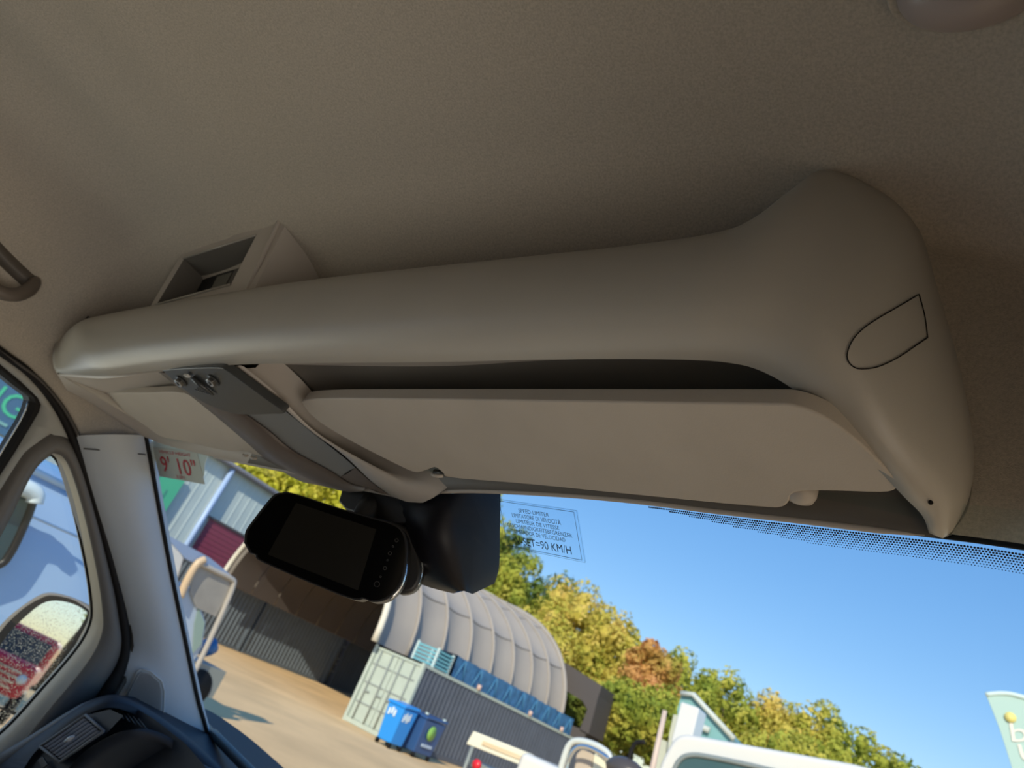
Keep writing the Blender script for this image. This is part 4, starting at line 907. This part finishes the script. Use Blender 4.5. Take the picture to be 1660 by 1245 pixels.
# ------------------------------------------------------------------ trees
def leafmat(name, c1, c2, c3):
    m = bpy.data.materials.new(name); m.use_nodes = True; t = m.node_tree; b = t.nodes['Principled BSDF']; b.inputs['Roughness'].default_value = .65; b.inputs['Specular IOR Level'].default_value = .2
    tc = t.nodes.new('ShaderNodeTexCoord'); n = t.nodes.new('ShaderNodeTexNoise'); n.inputs['Scale'].default_value = .45; n.inputs['Detail'].default_value = 5
    r = t.nodes.new('ShaderNodeValToRGB'); e = r.color_ramp.elements; e[0].position = .34; e[0].color = (*c1, 1); e[1].position = .66; e[1].color = (*c3, 1); k = e.new(.5); k.color = (*c2, 1)
    t.links.new(tc.outputs['Object'], n.inputs['Vector']); t.links.new(n.outputs['Fac'], r.inputs[0]); t.links.new(r.outputs[0], b.inputs['Base Color'])
    tr = t.nodes.new('ShaderNodeBsdfTranslucent'); t.links.new(r.outputs[0], tr.inputs[0]); mx = t.nodes.new('ShaderNodeMixShader'); mx.inputs[0].default_value = .3
    t.links.new(b.outputs[0], mx.inputs[1]); t.links.new(tr.outputs[0], mx.inputs[2]); t.links.new(mx.outputs[0], t.nodes['Material Output'].inputs[0]); return m
LM = {'green': leafmat('leaf_green', (.20, .28, .04), (.42, .46, .07), (.62, .56, .11)), 'dark': leafmat('leaf_dark', (.06, .10, .03), (.17, .25, .05), (.40, .43, .08)),
      'yellow': leafmat('leaf_yellow', (.42, .44, .06), (.66, .56, .11), (.80, .60, .17)), 'rust': leafmat('leaf_rust', (.42, .38, .07), (.68, .40, .13), (.74, .36, .16)),
      'bright': leafmat('leaf_bright', (.36, .40, .03), (.60, .58, .05), (.75, .66, .10))}
bark = mat('bark', (.10, .08, .06), .9)
def tree(az, dist, top, rad, kind, label, group, nl=8500, base=3.0, ls=.20):
    a = math.radians(az); x = C[0]-dist*math.sin(a); y = dist*math.cos(a)
    t = thing('tree', (x, y, 0), label, 'tree', group)
    tube('trunk', [(x, y, 0), (x+.2, y, top*.4), (x-.1, y, top*.8)], [.28, .2, .06], bark, t, n=7)
    top *= 1.08; nb = 46; ctr = np.zeros((nb, 3)); br_ = np.zeros(nb); zc_ = (top+base)/2; hz = (top-base)/2
    for i in range(nb):
        u = rng.normal(size=3); u /= np.linalg.norm(u); rr = rng.random()**.4
        ctr[i] = np.array([x, y, zc_])+u*rr*np.array([rad, rad, hz])*.82; br_[i] = rad*(.22+.18*rng.random())
    idx = rng.integers(0, nb, nl); d = rng.normal(size=(nl, 3)); d /= np.linalg.norm(d, axis=1)[:, None]
    pc = ctr[idx]+d*br_[idx][:, None]*(.75+.3*rng.random((nl, 1)))
    a1 = rng.normal(size=(nl, 3)); a1 -= d*(a1*d).sum(1)[:, None]*.7; a1 /= np.linalg.norm(a1, axis=1)[:, None]
    b1 = np.cross(a1, d+rng.normal(size=(nl, 3))*.5); b1 /= np.linalg.norm(b1, axis=1)[:, None]+1e-9
    s = (ls*(.6+.7*rng.random((nl, 1))))
    V = np.stack([pc-a1*s, pc-b1*s*.5, pc+a1*s, pc+b1*s*.5], 1).reshape(-1, 3)
    Fq = np.arange(nl*4).reshape(-1, 4)
    # inner mass so that the crown is not see-through
    core = []
    o = mesh('foliage', V, Fq.tolist(), LM[kind], t, False); o['kind'] = 'stuff'
    mbx = MB()
    for i in range(nb):
        rws = [[ctr[i]+br_[i]*.4*np.array([math.cos(aa_)*math.cos(bb_), math.cos(aa_)*math.sin(bb_), math.sin(aa_)]) for bb_ in np.arange(7)*2*math.pi/7] for aa_ in np.linspace(-1.5, 1.5, 5)]
        mbx.add(*gridVF(rws, True))
    o = mbx.build('inner_foliage', LM[kind], t); o['kind'] = 'stuff'
specs = [(38.2, 62, 19.6, 5.6, 'green', 'tall mid-green tree rising right behind the black sensor housing'), (34.5, 64, 18.0, 5.2, 'dark', 'dark green tree behind the crest of the fabric shelter'), (35.6, 66, 19.0, 4.6, 'green', 'green tree seen through the speed limiter sticker'), (32.6, 60, 15.5, 3.6, 'green', 'green tree crown with ochre patches below the speed sticker'),
         (29.6, 61, 14.5, 4.4, 'dark', 'dark green tree in the gap left of the yellow crown'), (26.8, 56, 13.9, 4.8, 'yellow', 'broad yellow-green tree with rounded crown in the middle of the tree line'), (23.4, 55, 11.5, 4.2, 'yellow', 'yellow-green tree right of the broadest yellow crown'),
         (29.5, 50, 9.0, 4.2, 'yellow', 'low yellow tree touching the right edge of the fabric shelter'), (20.4, 50, 10.4, 2.6, 'rust', 'rust orange tree in the right part of the tree line'), (17.6, 58, 12.0, 3.6, 'green', 'olive green tree just right of the rust orange one'),
         (14.6, 60, 11.6, 3.7, 'green', 'green tree above the turquoise gabled building'), (11.0, 60, 11.6, 3.8, 'yellow', 'yellowish tree right of the turquoise gabled building'), (7.6, 62, 12.2, 4.0, 'green', 'green tree toward the right end of the tree line'),
         (4.0, 62, 10.5, 4.0, 'green', 'last green tree at the right end of the line, near the flag'), (24.0, 55, 8.0, 3.8, 'green', 'bushy green tree behind the dark boxy building'), (20.3, 47, 7.0, 3.4, 'green', 'bright green bushy tree between dark building and rust tree'),
         (17.0, 46, 6.6, 3.2, 'green', 'bushy green tree left of the turquoise building'), (25.6, 50, 6.2, 2.2, 'dark', 'dark bush seen in the angle of the dark boxy building'), (21.9, 52, 8.0, 3.0, 'yellow', 'yellow-green bush under the rust orange tree'), (1.0, 66, 8.6, 4.0, 'green', 'low green tree partly hidden by the feather flag'), (9.5, 50, 7.5, 3.5, 'green', 'low green tree above the white van roof')]
for s in specs: tree(*s[:5], s[5], 'trees beyond the yard on the right')
for k, (az, dist, top, rad) in enumerate([(56.5, 78, 17.0, 5), (52.4, 78, 18.5, 5.4), (48.8, 77, 19.5, 5.4), (45.2, 77, 19.5, 5.2)]):
    tree(az, dist, top, rad, 'bright', ['small sunlit yellow tree at the left end above the warehouse roof', 'sunlit yellow tree above the middle of the warehouse gutter', 'sunlit yellow tree just left of the mirror bracket', 'sunlit yellow tree mostly hidden behind the mirror bracket'][k], 'yellow trees behind the warehouse', nl=8000, base=7, ls=.3)
for k, (x, y) in enumerate([(-14, -32), (-8, -36), (-3, -34), (3, -38)]):
    tree(0, 1, 10, 4, 'dark' if k % 2 else 'green', 'green tree behind the van, visible only in the wing mirror, %s' % ['farthest left', 'left of centre', 'right of centre', 'farthest right'][k], 'trees behind the van', nl=1500)
    r_ = [o for o in bpy.data.objects if o.name.startswith('tree') and o.parent is None][-1]
    last = max((o for o in bpy.data.objects if o.type == 'EMPTY' and o.get('group') == 'trees behind the van'), key=lambda o: o.name); last.location = (x, y, 0)
print('objects', len(bpy.data.objects))
